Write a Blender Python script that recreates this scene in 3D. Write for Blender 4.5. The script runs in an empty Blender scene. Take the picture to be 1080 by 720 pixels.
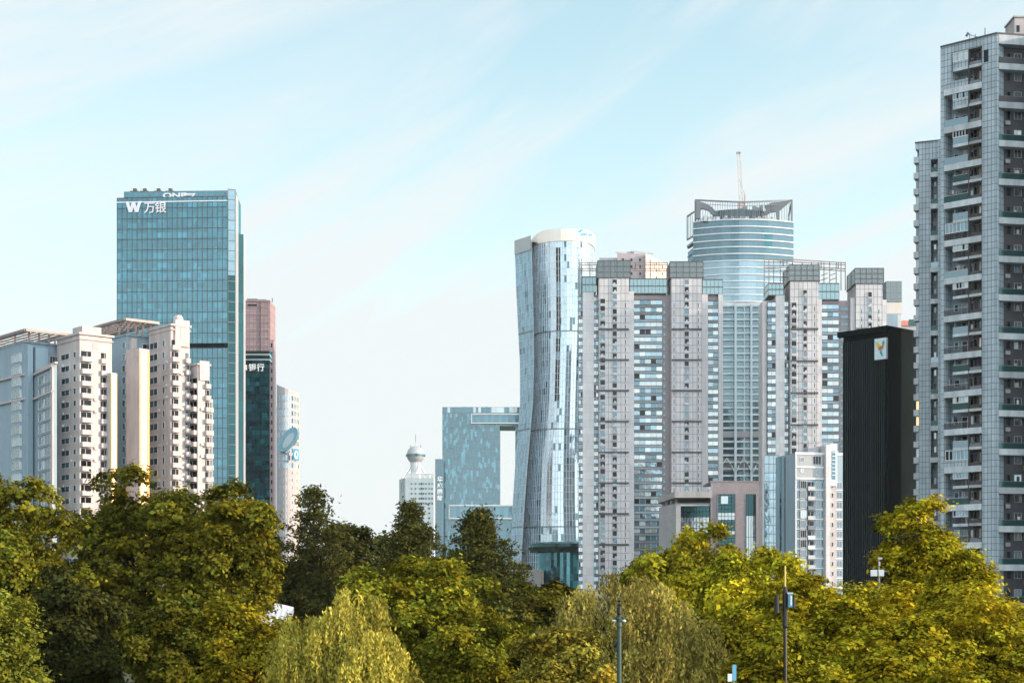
import bpy, math, random
import numpy as np
from mathutils import Vector

SC = bpy.context.scene
COL = SC.collection
R = math.radians
random.seed(7)

# ---------------------------------------------------------------- camera, sky, sun, exposure
F, PCX, HY, CZ = 1800.0, 540.0, 640.0, 8.0
cam_d = bpy.data.cameras.new('camera')
cam = bpy.data.objects.new('camera', cam_d)
COL.objects.link(cam)
cam.location = (0, 0, CZ)
cam.rotation_euler = (R(90), 0, 0)
cam_d.sensor_width = 36.0
cam_d.lens = 60.0
cam_d.shift_y = (HY - 360.0) / 1080.0
cam_d.clip_start = 1.0
cam_d.clip_end = 60000.0
SC.camera = cam

SUN_EL, SUN_AZ = 12.5, 100.0          # azimuth clockwise from +Y (the view direction)
wd = bpy.data.worlds.new('World')
SC.world = wd
wd.use_nodes = True
nt = wd.node_tree
for n in list(nt.nodes):
    nt.nodes.remove(n)
def W(kind, **kw):
    n = nt.nodes.new(kind)
    for k, v in kw.items():
        setattr(n, k, v)
    return n
def wmath(op, a, b=None):
    n = W('ShaderNodeMath', operation=op)
    for i, q in enumerate((a, b)):
        if q is None:
            continue
        if isinstance(q, (int, float)):
            n.inputs[i].default_value = q
        else:
            nt.links.new(q, n.inputs[i])
    return n.outputs[0]
sky = W('ShaderNodeTexSky', sky_type='NISHITA')
sky.sun_disc = False
sky.sun_elevation = R(SUN_EL)
sky.sun_rotation = R(SUN_AZ)
sky.altitude = 20
sky.air_density = 1.0
sky.dust_density = 1.2
sky.ozone_density = 1.6
tc = W('ShaderNodeTexCoord')
sep = W('ShaderNodeSeparateXYZ')
nt.links.new(tc.outputs['Generated'], sep.inputs[0])
# thin diagonal cirrus over a veil that thickens towards the horizon
mp = W('ShaderNodeMapping', vector_type='TEXTURE')
mp.inputs['Rotation'].default_value = (0, R(-27), 0)
mp.inputs['Scale'].default_value = (.85, .85, .20)
mp.inputs['Location'].default_value = (0.12, 0.0, 0.47)
nt.links.new(tc.outputs['Generated'], mp.inputs[0])
nz = W('ShaderNodeTexNoise')
nz.inputs['Scale'].default_value = 1.3
nz.inputs['Detail'].default_value = 10.0
nz.inputs['Roughness'].default_value = 0.60
nz.inputs['Distortion'].default_value = 0.9
nt.links.new(mp.outputs[0], nz.inputs['Vector'])
rmp = W('ShaderNodeMapRange', interpolation_type='SMOOTHSTEP')
rmp.inputs[1].default_value = .36
rmp.inputs[2].default_value = .60
nt.links.new(nz.outputs['Fac'], rmp.inputs[0])
vr = W('ShaderNodeMapRange', interpolation_type='SMOOTHSTEP')
vr.inputs[1].default_value = .04
vr.inputs[2].default_value = .30
vr.inputs[3].default_value = .78
vr.inputs[4].default_value = .0
nt.links.new(sep.outputs['Z'], vr.inputs[0])
cov = wmath('MINIMUM', wmath('ADD', wmath('MULTIPLY', rmp.outputs[0], .86), wmath('ADD', vr.outputs[0], .15)), .97)
tint = W('ShaderNodeMix', data_type='RGBA', blend_type='MULTIPLY')
tint.inputs[0].default_value = 1.0
nt.links.new(sky.outputs[0], tint.inputs[6])
tint.inputs[7].default_value = (2.36, 2.38, 1.93, 1)
mixc = W('ShaderNodeMix', data_type='RGBA')
nt.links.new(cov, mixc.inputs[0])
nt.links.new(tint.outputs[2], mixc.inputs[6])
# clouds and veil brightened behind the viewer: fill light added for the facing facades
dt = W('ShaderNodeVectorMath', operation='DOT_PRODUCT')
nt.links.new(tc.outputs['Generated'], dt.inputs[0])
dt.inputs[1].default_value = (.66, -.74, .10)
glow = wmath('MULTIPLY_ADD', wmath('POWER', wmath('DIVIDE', wmath('MAXIMUM', wmath('ADD', dt.outputs['Value'], .45), 0.0), 1.45), 1.4), 2.7)
glow.node.inputs[2].default_value = 1.0
ccol = W('ShaderNodeMix', data_type='RGBA', blend_type='MULTIPLY')
ccol.inputs[0].default_value = 1.0
ccol.inputs[6].default_value = (5.0, 5.32, 5.42, 1)
nt.links.new(glow, ccol.inputs[7])
nt.links.new(ccol.outputs[2], mixc.inputs[7])
bg = W('ShaderNodeBackground')
bg.inputs['Strength'].default_value = 0.10
nt.links.new(mixc.outputs[2], bg.inputs[0])
wo = W('ShaderNodeOutputWorld')
nt.links.new(bg.outputs[0], wo.inputs[0])

sun_d = bpy.data.lights.new('sun', 'SUN')
sun_d.energy = 4.0
sun_d.angle = R(0.6)
sun_d.color = (1.0, 0.75, 0.56)
sun = bpy.data.objects.new('sun', sun_d)
COL.objects.link(sun)
TOSUN = Vector((math.sin(R(SUN_AZ)) * math.cos(R(SUN_EL)), math.cos(R(SUN_AZ)) * math.cos(R(SUN_EL)), math.sin(R(SUN_EL))))
sun.rotation_euler = TOSUN.to_track_quat('Z', 'Y').to_euler()
sun.location = (200, -100, 300)

SC.view_settings.view_transform = 'Standard'
SC.view_settings.look = 'None'
SC.view_settings.gamma = 1.0
SC.view_settings.use_curve_mapping = False
SC.view_settings.exposure = 0.82

# ---------------------------------------------------------------- helpers
def lin(h):
    h = h.lstrip('#')
    c = [int(h[i:i + 2], 16) / 255 for i in (0, 2, 4)]
    return tuple(x / 12.92 if x <= .04045 else ((x + .055) / 1.055) ** 2.4 for x in c)

def X(px, d): return (px - PCX) / F * d
def Z(py, d): return CZ + (HY - py) / F * d
def XY(px, d): return (X(px, d), d)

MATS = {}
def _base(name):
    m = bpy.data.materials.new(name)
    m.use_nodes = True
    t = m.node_tree
    for n in list(t.nodes):
        t.nodes.remove(n)
    out = t.nodes.new('ShaderNodeOutputMaterial')
    return m, t, out
def _tinted(t, col, panel=None, stain=0.25, sscale=0.35):
    """base colour * per-face tint * weathering noise, with optional panel joints (uv in metres)"""
    at = t.nodes.new('ShaderNodeAttribute'); at.attribute_name = 'tint'
    mul = t.nodes.new('ShaderNodeMix'); mul.data_type = 'RGBA'; mul.blend_type = 'MULTIPLY'
    mul.inputs[0].default_value = 1.0
    mul.inputs[7].default_value = (*col, 1)
    t.links.new(at.outputs['Color'], mul.inputs[6])
    last = mul.outputs[2]
    uv = t.nodes.new('ShaderNodeUVMap')
    if stain:
        mp = t.nodes.new('ShaderNodeMapping'); mp.inputs['Scale'].default_value = (1.0, 0.25, 1)
        t.links.new(uv.outputs[0], mp.inputs[0])
        nz = t.nodes.new('ShaderNodeTexNoise'); nz.inputs['Scale'].default_value = sscale
        nz.inputs['Detail'].default_value = 6; nz.inputs['Roughness'].default_value = .65
        t.links.new(mp.outputs[0], nz.inputs['Vector'])
        rr = t.nodes.new('ShaderNodeMapRange')
        rr.inputs[1].default_value = .3; rr.inputs[2].default_value = .7
        rr.inputs[3].default_value = 1 - stain; rr.inputs[4].default_value = 1 + stain * .4
        t.links.new(nz.outputs['Fac'], rr.inputs[0])
        m2 = t.nodes.new('ShaderNodeMix'); m2.data_type = 'RGBA'; m2.blend_type = 'MULTIPLY'
        m2.inputs[0].default_value = 1.0
        t.links.new(last, m2.inputs[6]); t.links.new(rr.outputs[0], m2.inputs[7])
        last = m2.outputs[2]
    if panel:
        w, h, ms, dark = panel
        br = t.nodes.new('ShaderNodeTexBrick')
        br.offset = 0.0; br.squash = 1.0
        br.inputs['Scale'].default_value = 1.0
        br.inputs['Brick Width'].default_value = w
        br.inputs['Row Height'].default_value = h
        br.inputs['Mortar Size'].default_value = ms
        br.inputs['Mortar Smooth'].default_value = 0.0
        br.inputs['Color1'].default_value = (1, 1, 1, 1)
        br.inputs['Color2'].default_value = (.86, .87, .88, 1)
        br.inputs['Mortar'].default_value = (dark, dark, dark, 1)
        t.links.new(uv.outputs[0], br.inputs['Vector'])
        m3 = t.nodes.new('ShaderNodeMix'); m3.data_type = 'RGBA'; m3.blend_type = 'MULTIPLY'
        m3.inputs[0].default_value = 1.0
        t.links.new(last, m3.inputs[6]); t.links.new(br.outputs['Color'], m3.inputs[7])
        last = m3.outputs[2]
    return last
def mat(name, col, rough=.75, metal=0.0, panel=None, stain=.22, sscale=.35, spec=.4):
    m, t, out = _base(name)
    p = t.nodes.new('ShaderNodeBsdfPrincipled')
    p.inputs['Roughness'].default_value = rough
    p.inputs['Metallic'].default_value = metal
    p.inputs['Specular IOR Level'].default_value = spec
    t.links.new(_tinted(t, col, panel, stain, sscale), p.inputs['Base Color'])
    t.links.new(p.outputs[0], out.inputs[0])
    MATS[name] = m
    return m
def glass(name, col, refl=(.8, .9, .95), fac=.35, rough=.06, wob=.0, wscale=.3, panel=None):
    """coated architectural glass: tinted body plus a mirror of its surroundings"""
    m, t, out = _base(name)
    d = t.nodes.new('ShaderNodeBsdfDiffuse')
    t.links.new(_tinted(t, col, panel, .12, .2), d.inputs[0])
    g = t.nodes.new('ShaderNodeBsdfGlossy')
    g.inputs['Color'].default_value = (*refl, 1)
    g.inputs['Roughness'].default_value = rough
    if wob:
        nz = t.nodes.new('ShaderNodeTexNoise'); nz.inputs['Scale'].default_value = wscale
        nz.inputs['Detail'].default_value = 2
        uv = t.nodes.new('ShaderNodeUVMap')
        t.links.new(uv.outputs[0], nz.inputs['Vector'])
        bp = t.nodes.new('ShaderNodeBump'); bp.inputs['Strength'].default_value = 1.0
        bp.inputs['Distance'].default_value = wob
        t.links.new(nz.outputs['Fac'], bp.inputs['Height'])
        t.links.new(bp.outputs[0], g.inputs['Normal'])
    fr = t.nodes.new('ShaderNodeFresnel'); fr.inputs[0].default_value = 1.45
    ad = t.nodes.new('ShaderNodeMath'); ad.operation = 'ADD'; ad.use_clamp = True
    ad.inputs[1].default_value = fac
    t.links.new(fr.outputs[0], ad.inputs[0])
    mx = t.nodes.new('ShaderNodeMixShader')
    t.links.new(ad.outputs[0], mx.inputs[0])
    t.links.new(d.outputs[0], mx.inputs[1]); t.links.new(g.outputs[0], mx.inputs[2])
    t.links.new(mx.outputs[0], out.inputs[0])
    MATS[name] = m
    return m
def leafmat(name, col, trans=.35):
    m, t, out = _base(name)
    at = t.nodes.new('ShaderNodeAttribute'); at.attribute_name = 'tint'
    mul = t.nodes.new('ShaderNodeMix'); mul.data_type = 'RGBA'; mul.blend_type = 'MULTIPLY'
    mul.inputs[0].default_value = 1.0
    mul.inputs[7].default_value = (*col, 1)
    t.links.new(at.outputs['Color'], mul.inputs[6])
    d = t.nodes.new('ShaderNodeBsdfDiffuse'); t.links.new(mul.outputs[2], d.inputs[0])
    tr = t.nodes.new('ShaderNodeBsdfTranslucent'); t.links.new(mul.outputs[2], tr.inputs[0])
    mx = t.nodes.new('ShaderNodeMixShader'); mx.inputs[0].default_value = trans
    t.links.new(d.outputs[0], mx.inputs[1]); t.links.new(tr.outputs[0], mx.inputs[2])
    t.links.new(mx.outputs[0], out.inputs[0])
    MATS[name] = m
    return m
def emit(name, col, s):
    m, t, out = _base(name)
    e = t.nodes.new('ShaderNodeEmission'); e.inputs[0].default_value = (*col, 1); e.inputs[1].default_value = s
    t.links.new(e.outputs[0], out.inputs[0])
    MATS[name] = m
    return m

class MB:
    def __init__(s):
        s.v = []; s.f = []; s.m = []; s.t = []; s.uv = []
    def face(s, pts, m, t=1.0, uv=None):
        b = len(s.v)
        s.v.extend(tuple(p) for p in pts)
        s.f.append(tuple(range(b, b + len(pts))))
        s.m.append(m); s.t.append(t if isinstance(t, tuple) else (t, t, t))
        if uv is None:
            a = Vector(pts[1]) - Vector(pts[0]); c = Vector(pts[-1]) - Vector(pts[0])
            n = a.cross(c)
            if abs(n.z) > .7 * n.length:
                uv = [(p[0], p[1]) for p in pts]
            else:
                h = Vector((a.x, a.y, 0)) if abs(a.z) < .7 * a.length else Vector((c.x, c.y, 0))
                h = h.normalized() if h.length > 1e-6 else Vector((1, 0, 0))
                uv = [(p[0] * h.x + p[1] * h.y, p[2]) for p in pts]
        s.uv.extend(uv)
    def prism(s, xy, z0, z1, m, t=1.0, top=None, bottom=False, tt=None):
        n = len(xy)
        for i in range(n):
            a, b = xy[i], xy[(i + 1) % n]
            s.face([(a[0], a[1], z0), (b[0], b[1], z0), (b[0], b[1], z1), (a[0], a[1], z1)], m, t)
        s.face([(p[0], p[1], z1) for p in xy], top or m, tt or t)
        if bottom:
            s.face([(p[0], p[1], z0) for p in reversed(xy)], m, t)
    def box(s, x0, x1, y0, y1, z0, z1, m, t=1.0):
        s.prism([(x0, y0), (x1, y0), (x1, y1), (x0, y1)], z0, z1, m, t, bottom=True)
    def bar(s, p, q, w, m, t=1.0, n=4, w2=None):
        p = Vector(p); q = Vector(q); d = q - p
        if d.length < 1e-6: return
        d.normalize()
        u = d.cross(Vector((0, 0, 1)) if abs(d.z) < .9 else Vector((1, 0, 0))).normalized()
        v = d.cross(u)
        w2 = w if w2 is None else w2
        off = math.pi / n
        ra = [(u * math.cos(off + 2 * math.pi * i / n) + v * math.sin(off + 2 * math.pi * i / n)) for i in range(n)]
        k = .7071 if n == 4 else .5
        for i in range(n):
            j = (i + 1) % n
            s.face([p + ra[j] * w * k, p + ra[i] * w * k, q + ra[i] * w2 * k, q + ra[j] * w2 * k], m, t)
        s.face([p + r_ * w * k for r_ in ra], m, t)
        s.face([q + r_ * w2 * k for r_ in reversed(ra)], m, t)
    def lathe(s, cx, cy, prof, m, n=16, t=1.0):
        for (r0, z0), (r1, z1) in zip(prof, prof[1:]):
            for i in range(n):
                a, b = 2 * math.pi * i / n, 2 * math.pi * (i + 1) / n
                q = [(cx + r0 * math.cos(a), cy + r0 * math.sin(a), z0), (cx + r0 * math.cos(b), cy + r0 * math.sin(b), z0),
                     (cx + r1 * math.cos(b), cy + r1 * math.sin(b), z1), (cx + r1 * math.cos(a), cy + r1 * math.sin(a), z1)]
                if r0 < 1e-5: q = [q[0], q[2], q[3]]
                elif r1 < 1e-5: q = q[:3]
                s.face(q, m, t)
    def add(s, o):
        b = len(s.v)
        s.v += o.v; s.f += [tuple(i + b for i in f) for f in o.f]; s.m += o.m; s.t += o.t; s.uv += o.uv
    def size(s):
        a = np.array(s.v); e = a.max(0) - a.min(0)
        return max(e[0], e[1]) * e[2]
    def zmax(s): return max(v[2] for v in s.v)
    def build(s, name, parent=None, origin=None, smooth=False):
        o0 = Vector(origin) if origin is not None else (Vector(parent.get('_o', (0, 0, 0))) if parent else Vector((0, 0, 0)))
        me = bpy.data.meshes.new(name)
        me.from_pydata([(v[0] - o0.x, v[1] - o0.y, v[2] - o0.z) for v in s.v], [], s.f)
        names = sorted(set(s.m))
        for n in names: me.materials.append(MATS[n])
        idx = {n: i for i, n in enumerate(names)}
        me.polygons.foreach_set('material_index', [idx[n] for n in s.m])
        ly = me.uv_layers.new(name='UVMap')
        ly.data.foreach_set('uv', [c for p in s.uv for c in p])
        at = me.attributes.new('tint', 'FLOAT_COLOR', 'FACE')
        at.data.foreach_set('color', [c for q in s.t for c in (*q, 1.0)])
        if smooth: me.polygons.foreach_set('use_smooth', [True] * len(me.polygons))
        me.update()
        ob = bpy.data.objects.new(name, me)
        COL.objects.link(ob)
        if parent is not None:
            ob.parent = parent
            ob['_o'] = tuple(o0)
        else:
            ob.location = o0
        return ob

def tag(o, label=None, cat=None, group=None, kind=None):
    if label: o['label'] = label
    if cat: o['category'] = cat
    if group: o['group'] = group
    if kind: o['kind'] = kind
    return o
def thing(name, label, cat, loc, group=None):
    o = bpy.data.objects.new(name, None)
    o.empty_display_size = 1.0
    COL.objects.link(o)
    o.location = loc
    o['_o'] = tuple(loc)
    return tag(o, label, cat, group)
def many(name, mbs, root, limit=100):
    """the repeats of one part: the first `limit` (uppermost, so least hidden) as parts, the rest as one"""
    mbs = [m for m in mbs if m.f]
    mbs.sort(key=lambda m: -m.zmax())
    for m in mbs[:limit]:
        o = m.build(name, root)
        if getattr(m, 'child', None): m.child[1].build(m.child[0], o)
    if len(mbs) > limit:
        r = MB()
        for m in mbs[limit:]:
            r.add(m)
            if getattr(m, 'child', None): r.add(m.child[1])
        tag(r.build(name, root), kind='stuff')

class Wall:
    """a vertical facade plane from P0 (left) to P1 (right) as seen; s runs along, d outwards"""
    def __init__(s, P0, P1):
        s.P0 = Vector((P0[0], P0[1])); s.P1 = Vector((P1[0], P1[1]))
        s.L = (s.P1 - s.P0).length
        s.u = (s.P1 - s.P0) / s.L
        s.n = Vector((s.u.y, -s.u.x))
    def S(s, px):
        k = (px - PCX) / F
        return (k * s.P0.y - s.P0.x) / (s.u.x - k * s.u.y)
    def P(s, a, d, z):
        q = s.P0 + s.u * a + s.n * d
        return (q.x, q.y, z)
    def xy(s, a, d=0):
        q = s.P0 + s.u * a + s.n * d
        return (q.x, q.y)
    def box(s, mb, a0, a1, z0, z1, d0, d1, m, t=1.0, back=False):
        P = s.P
        mb.face([P(a0, d1, z0), P(a1, d1, z0), P(a1, d1, z1), P(a0, d1, z1)], m, t, [(a0, z0), (a1, z0), (a1, z1), (a0, z1)])
        mb.face([P(a0, d0, z0), P(a0, d1, z0), P(a0, d1, z1), P(a0, d0, z1)], m, t, [(d0, z0), (d1, z0), (d1, z1), (d0, z1)])
        mb.face([P(a1, d1, z0), P(a1, d0, z0), P(a1, d0, z1), P(a1, d1, z1)], m, t, [(d1, z0), (d0, z0), (d0, z1), (d1, z1)])
        mb.face([P(a0, d1, z1), P(a1, d1, z1), P(a1, d0, z1), P(a0, d0, z1)], m, t)
        mb.face([P(a0, d0, z0), P(a1, d0, z0), P(a1, d1, z0), P(a0, d1, z0)], m, t)
        if back:
            mb.face([P(a1, d0, z0), P(a0, d0, z0), P(a0, d0, z1), P(a1, d0, z1)], m, t)
    def pbox(s, mb, p0, p1, z0, z1, d0, d1, m, t=1.0, back=False):
        s.box(mb, s.S(p0), s.S(p1), z0, z1, d0, d1, m, t, back)
    def pane(s, mb, a0, a1, z0, z1, d, m, t=1.0):
        mb.face([s.P(a0, d, z0), s.P(a1, d, z0), s.P(a1, d, z1), s.P(a0, d, z1)], m, t, [(a0, z0), (a1, z0), (a1, z1), (a0, z1)])
    def window(s, a0, a1, z0, z1, gm, fm, fw=.12, d=.02, mull=1, t=None):
        mb = MB(); fr = MB(); mb.child = ('frame', fr)
        if t is None: t = random.choice((.5, .7, 1, 1, 1.3, 2.2))
        s.pane(mb, a0 + fw, a1 - fw, z0 + fw, z1 - fw, d, gm, t)
        s.box(fr, a0, a1, z0, z0 + fw, 0, d + .1, fm); s.box(fr, a0, a1, z1 - fw, z1, 0, d + .1, fm)
        s.box(fr, a0, a0 + fw, z0 + fw, z1 - fw, 0, d + .1, fm); s.box(fr, a1 - fw, a1, z0 + fw, z1 - fw, 0, d + .1, fm)
        for i in range(1, mull):
            c = a0 + (a1 - a0) * i / mull
            s.box(fr, c - fw * .3, c + fw * .3, z0 + fw, z1 - fw, d + .004, d + .06, fm)
        return mb
    def balcony(s, a0, a1, z, depth, wm, gm, h=2.9, par=1.05, pt=1.0, back=True):
        mb = MB()
        th = .12
        s.box(mb, a0, a1, z - .15, z, 0, depth, wm)
        s.box(mb, a0, a1, z, z + par, depth - th, depth, wm, pt)
        s.box(mb, a0, a0 + th, z, z + par, 0, depth - th, wm, pt); s.box(mb, a1 - th, a1, z, z + par, 0, depth - th, wm, pt)
        if back:
            s.pane(mb, a0 + .1, a1 - .1, z + .02, z + h - .4, .02, gm, random.choice((.4, .6, .8, 1.2)))
            c = a0 + (a1 - a0) * random.uniform(.25, .75)
            s.box(mb, c - .06, c + .06, z + .02, z + h - .55, .02, .10, wm)
        return mb

def corner(cx, d, lx, rx, yaw):
    y = R(yaw)
    dr = (math.cos(y), math.sin(y)); dl = (-math.sin(y), math.cos(y))
    C = XY(cx, d)
    def hit(dv, px):
        k = (px - PCX) / F
        t = (k * C[1] - C[0]) / (dv[0] - k * dv[1])
        return (C[0] + t * dv[0], C[1] + t * dv[1])
    Lp, Rp = hit(dl, lx), hit(dr, rx)
    B = (Lp[0] + Rp[0] - C[0], Lp[1] + Rp[1] - C[1])
    return C, Lp, Rp, B

def text(body, wall, a, z, h, m, name, root, d=.15, spacing=1.0, ext=.12, sx=1.0, bold=0.0):
    """raised lettering on a wall, read by somebody who faces it"""
    cu = bpy.data.curves.new('lettering', 'FONT')
    cu.body = body; cu.size = h; cu.extrude = ext; cu.space_character = spacing; cu.offset = bold
    tmp = bpy.data.objects.new('lettering', cu)
    COL.objects.link(tmp)
    bpy.context.view_layer.update()
    dg = bpy.context.evaluated_depsgraph_get()
    me = bpy.data.meshes.new_from_object(tmp.evaluated_get(dg))
    bpy.data.objects.remove(tmp)
    o0 = Vector(root['_o'])
    for v in me.vertices:
        q = wall.P(a + v.co.x * sx, d + v.co.z, z + v.co.y)
        v.co = Vector(q) - o0
    me.materials.clear(); me.materials.append(MATS[m])
    at = me.attributes.new('tint', 'FLOAT_COLOR', 'FACE')
    at.data.foreach_set('color', [1.0] * (4 * len(me.polygons)))
    ob = bpy.data.objects.new(name, me)
    COL.objects.link(ob)
    ob.parent = root
    return ob

def arr_mesh(name, V, n_per, mats, tint, parent, o0):
    """V: (n*n_per,3) array of separate n_per-gons"""
    n = len(V) // n_per
    me = bpy.data.meshes.new(name)
    me.vertices.add(len(V)); me.vertices.foreach_set('co', (V - np.array(o0)).astype(np.float32).ravel())
    me.loops.add(len(V)); me.loops.foreach_set('vertex_index', np.arange(len(V), dtype=np.int32))
    me.polygons.add(n)
    me.polygons.foreach_set('loop_start', np.arange(0, len(V), n_per, dtype=np.int32))
    me.polygons.foreach_set('loop_total', np.full(n, n_per, dtype=np.int32))
    me.update(calc_edges=True)
    at = me.attributes.new('tint', 'FLOAT_COLOR', 'FACE')
    at.data.foreach_set('color', np.concatenate([tint, np.ones((n, 1))], 1).astype(np.float32).ravel())
    for q in mats: me.materials.append(MATS[q])
    ob = bpy.data.objects.new(name, me)
    COL.objects.link(ob)
    ob.parent = parent
    return ob
# ---------------------------------------------------------------- materials
mat('ground_grass', (.035, .042, .012), .95, stain=.5, sscale=.05)
mat('asphalt', (.05, .05, .052), .9, stain=.3)
mat('white_wall', (.47, .425, .42), .7, stain=.26, sscale=.5)
mat('white_paint', (.62, .64, .66), .5, stain=.1)
mat('white_trim', (.56, .60, .63), .55, stain=.1)
mat('lilac_panel', (.545, .54, .56), .65, panel=(1.7, 2.98, .10, .35), stain=.18)
mat('lilac_plain', (.565, .56, .58), .65, panel=(3.2, 2.98, .05, .7), stain=.15)
mat('mauve_tile', (.30, .26, .275), .7, panel=(1.2, .6, .02, .7), stain=.12)
mat('grey_stone', (.40, .40, .42), .7, panel=(2.4, 1.2, .03, .7), stain=.2)
mat('blue_wall', (.25, .35, .42), .6, stain=.14)  # on the left blocks' wings this blue is shade put into the colour
mat('blue_grey_tile', (.38, .47, .53), .5, panel=(.62, .99, .04, .22), stain=.25, sscale=.6)
mat('pale_slab', (.46, .51, .55), .7, stain=.35, sscale=.7)
mat('brown_wall', (.065, .055, .055), .7, stain=.3, panel=(.6, .6, .03, .7))
mat('pale_tower', (.42, .50, .54), .6, stain=.15)
mat('pale_grid', (.27, .36, .41), .5, stain=.1)
mat('dish_blue', (.10, .24, .33), .3, stain=.1)
mat('dark_tile', (.055, .057, .066), .55, stain=.3, panel=(.6, .6, .02, .75))
mat('dark_line', (.055, .06, .065), .5, stain=.1)
mat('steel', (.16, .18, .20), .45, metal=.5, stain=.15)
mat('steel_pale', (.40, .42, .44), .45, metal=.3, stain=.15)
mat('steel_brown', (.24, .19, .18), .5, metal=.3, stain=.2)
mat('black_green', (.006, .012, .013), .9, stain=.25, spec=.05)
mat('dark_fin', (.008, .024, .027), .5, stain=.15, spec=.3)
mat('black_metal', (.012, .013, .015), .4, stain=.1)
mat('cream_cap', (.74, .69, .63), .6, stain=.1)
mat('pale_fin', (.64, .68, .72), .4, stain=.08)
mat('pink_stone', (.34, .235, .245), .55, panel=(1.6, 3.4, .12, .6), stain=.2)
mat('sunlit_stone', (.62, .50, .40), .65, stain=.15)  # warm sunlight on right-facing sides, put into the stone colour
mat('crane_red', (.45, .17, .12), .6, stain=.2)
mat('crane_white', (.6, .58, .56), .6, stain=.2)
mat('concrete', (.36, .36, .36), .8, stain=.3)
mat('sign_white', (.82, .84, .86), .5, stain=0)
mat('sign_grey', (.60, .63, .68), .5, stain=0)
mat('sign_blue', (.03, .22, .50), .5, stain=0)
mat('logo_blue', (.02, .33, .62), .4, stain=0)
mat('logo_yellow', (.75, .55, .08), .5, stain=0)
mat('logo_red', (.65, .16, .06), .5, stain=0)
mat('logo_green', (.12, .42, .22), .5, stain=0)
mat('logo_teal', (.03, .36, .42), .5, stain=0)
mat('logo_pale', (.66, .78, .84), .5, stain=0)
mat('curtain', (.55, .50, .44), .9, stain=.3, sscale=2)
mat('laundry', (.35, .30, .28), .9, stain=.3, sscale=3)
mat('bark', (.045, .034, .024), .95, stain=.4, sscale=2)
mat('lamp_green', (.03, .065, .055), .5, stain=.15)
mat('roof_white', (.50, .53, .56), .6, stain=.4, sscale=.8)
mat('box_blue', (.10, .30, .45), .5, stain=.1)
mat('pole_yellow', (.55, .42, .12), .6, stain=.1)
glass('teal_glass', (.018, .10, .14), (.29, .50, .58), .20, .07, wob=.04)
glass('teal_dark', (.006, .055, .07), (.25, .6, .68), .14, .07, wob=.03)
glass('deep_teal', (.004, .030, .035), (.16, .38, .42), .10, .08)
glass('blue_glass', (.06, .13, .18), (.45, .61, .69), .32, .07, wob=.05)
glass('mid_glass', (.026, .080, .110), (.34, .50, .57), .18, .08, wob=.04)
glass('silver_glass', (.19, .29, .36), (.70, .84, .92), .40, .08, wob=.10, wscale=.12)
glass('pale_glass', (.22, .27, .29), (.62, .72, .74), .30, .08, wob=.03)
glass('penthouse_glass', (.055, .068, .072), (.45, .52, .54), .16, .10, panel=(2.4, 2.4, .16, .25))
glass('pent_teal_glass', (.05, .12, .14), (.5, .68, .72), .24, .08, panel=(1.6, 3.2, .12, .3))
glass('window_glass', (.018, .024, .030), (.6, .75, .85), .12, .06)
glass('window_dark', (.007, .009, .011), (.3, .34, .38), .02, .08)
glass('rail_green', (.008, .035, .035), (.3, .5, .5), .06, .1)
glass('rail_clear', (.10, .16, .19), (.6, .8, .9), .20, .1)
glass('gold_glaze', (.46, .29, .17), (1.0, .74, .44), .45, .40)  # mirrors the sun; the amber body colour adds to the glint's glow
mat('glint_edge', (.60, .27, .07), .45, metal=.35, stain=.15)  # orange fringe of the sun glint, painted as edge strips
emit('sunset_glint', (1.0, .62, .30), 1.1)  # sunset reflection in panes, painted as a glow; no lamp behind
leafmat('leaf_olive', (.118, .118, .013), .18)
leafmat('leaf_dark', (.062, .066, .016), .18)
leafmat('leaf_yellow', (.245, .235, .017), .18)
leafmat('leaf_willow', (.32, .29, .05), .18)
leafmat('leaf_brown', (.29, .25, .06), .18)
leafmat('leaf_bright', (.30, .272, .014), .18)
leafmat('leaf_hedge', (.02, .032, .022))

# ---------------------------------------------------------------- ground
g = MB()
g.face([(-3000, -300, 0), (3000, -300, 0), (3000, 4000, 0), (-3000, 4000, 0)], 'ground_grass')
tag(g.build('ground'), kind='structure')
g = MB()
g.face([(-1200, 238, .006), (1200, 238, .006), (1200, 252, .006), (-1200, 252, .006)], 'asphalt')
tag(g.build('road'), kind='structure')

# ---------------------------------------------------------------- evening haze over the city
m_, t_, out_ = _base('haze')
pv = t_.nodes.new('ShaderNodeVolumePrincipled')
pv.inputs['Color'].default_value = (.86, .93, .96, 1)
pv.inputs['Density'].default_value = .000042
pv.inputs['Anisotropy'].default_value = .2
t_.links.new(pv.outputs[0], out_.inputs['Volume'])
MATS['haze'] = m_
g = MB(); g.box(-3010, 3010, -310, 4010, -1, 285, 'haze'); tag(g.build('haze'), kind='stuff')
# ---------------------------------------------------------------- apartment blocks at the left
FH = 3.0
def floors(ztop, h=FH, zmin=2.0):
    z = ztop
    while z > zmin:
        yield z
        z -= h
def cornice(mb, poly, z, m, out=.35, h=.35):
    """a projecting band round a convex plan"""
    c = Vector((sum(p[0] for p in poly) / len(poly), sum(p[1] for p in poly) / len(poly)))
    q = []
    for p in poly:
        d = Vector((p[0], p[1])) - c
        q.append(tuple(c + d * (1 + out * 1.4 / d.length)))
    mb.prism(q, z, z + h, m, bottom=True)
def ccw(C, L, Rr, B): return [L, C, Rr, B]

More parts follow.
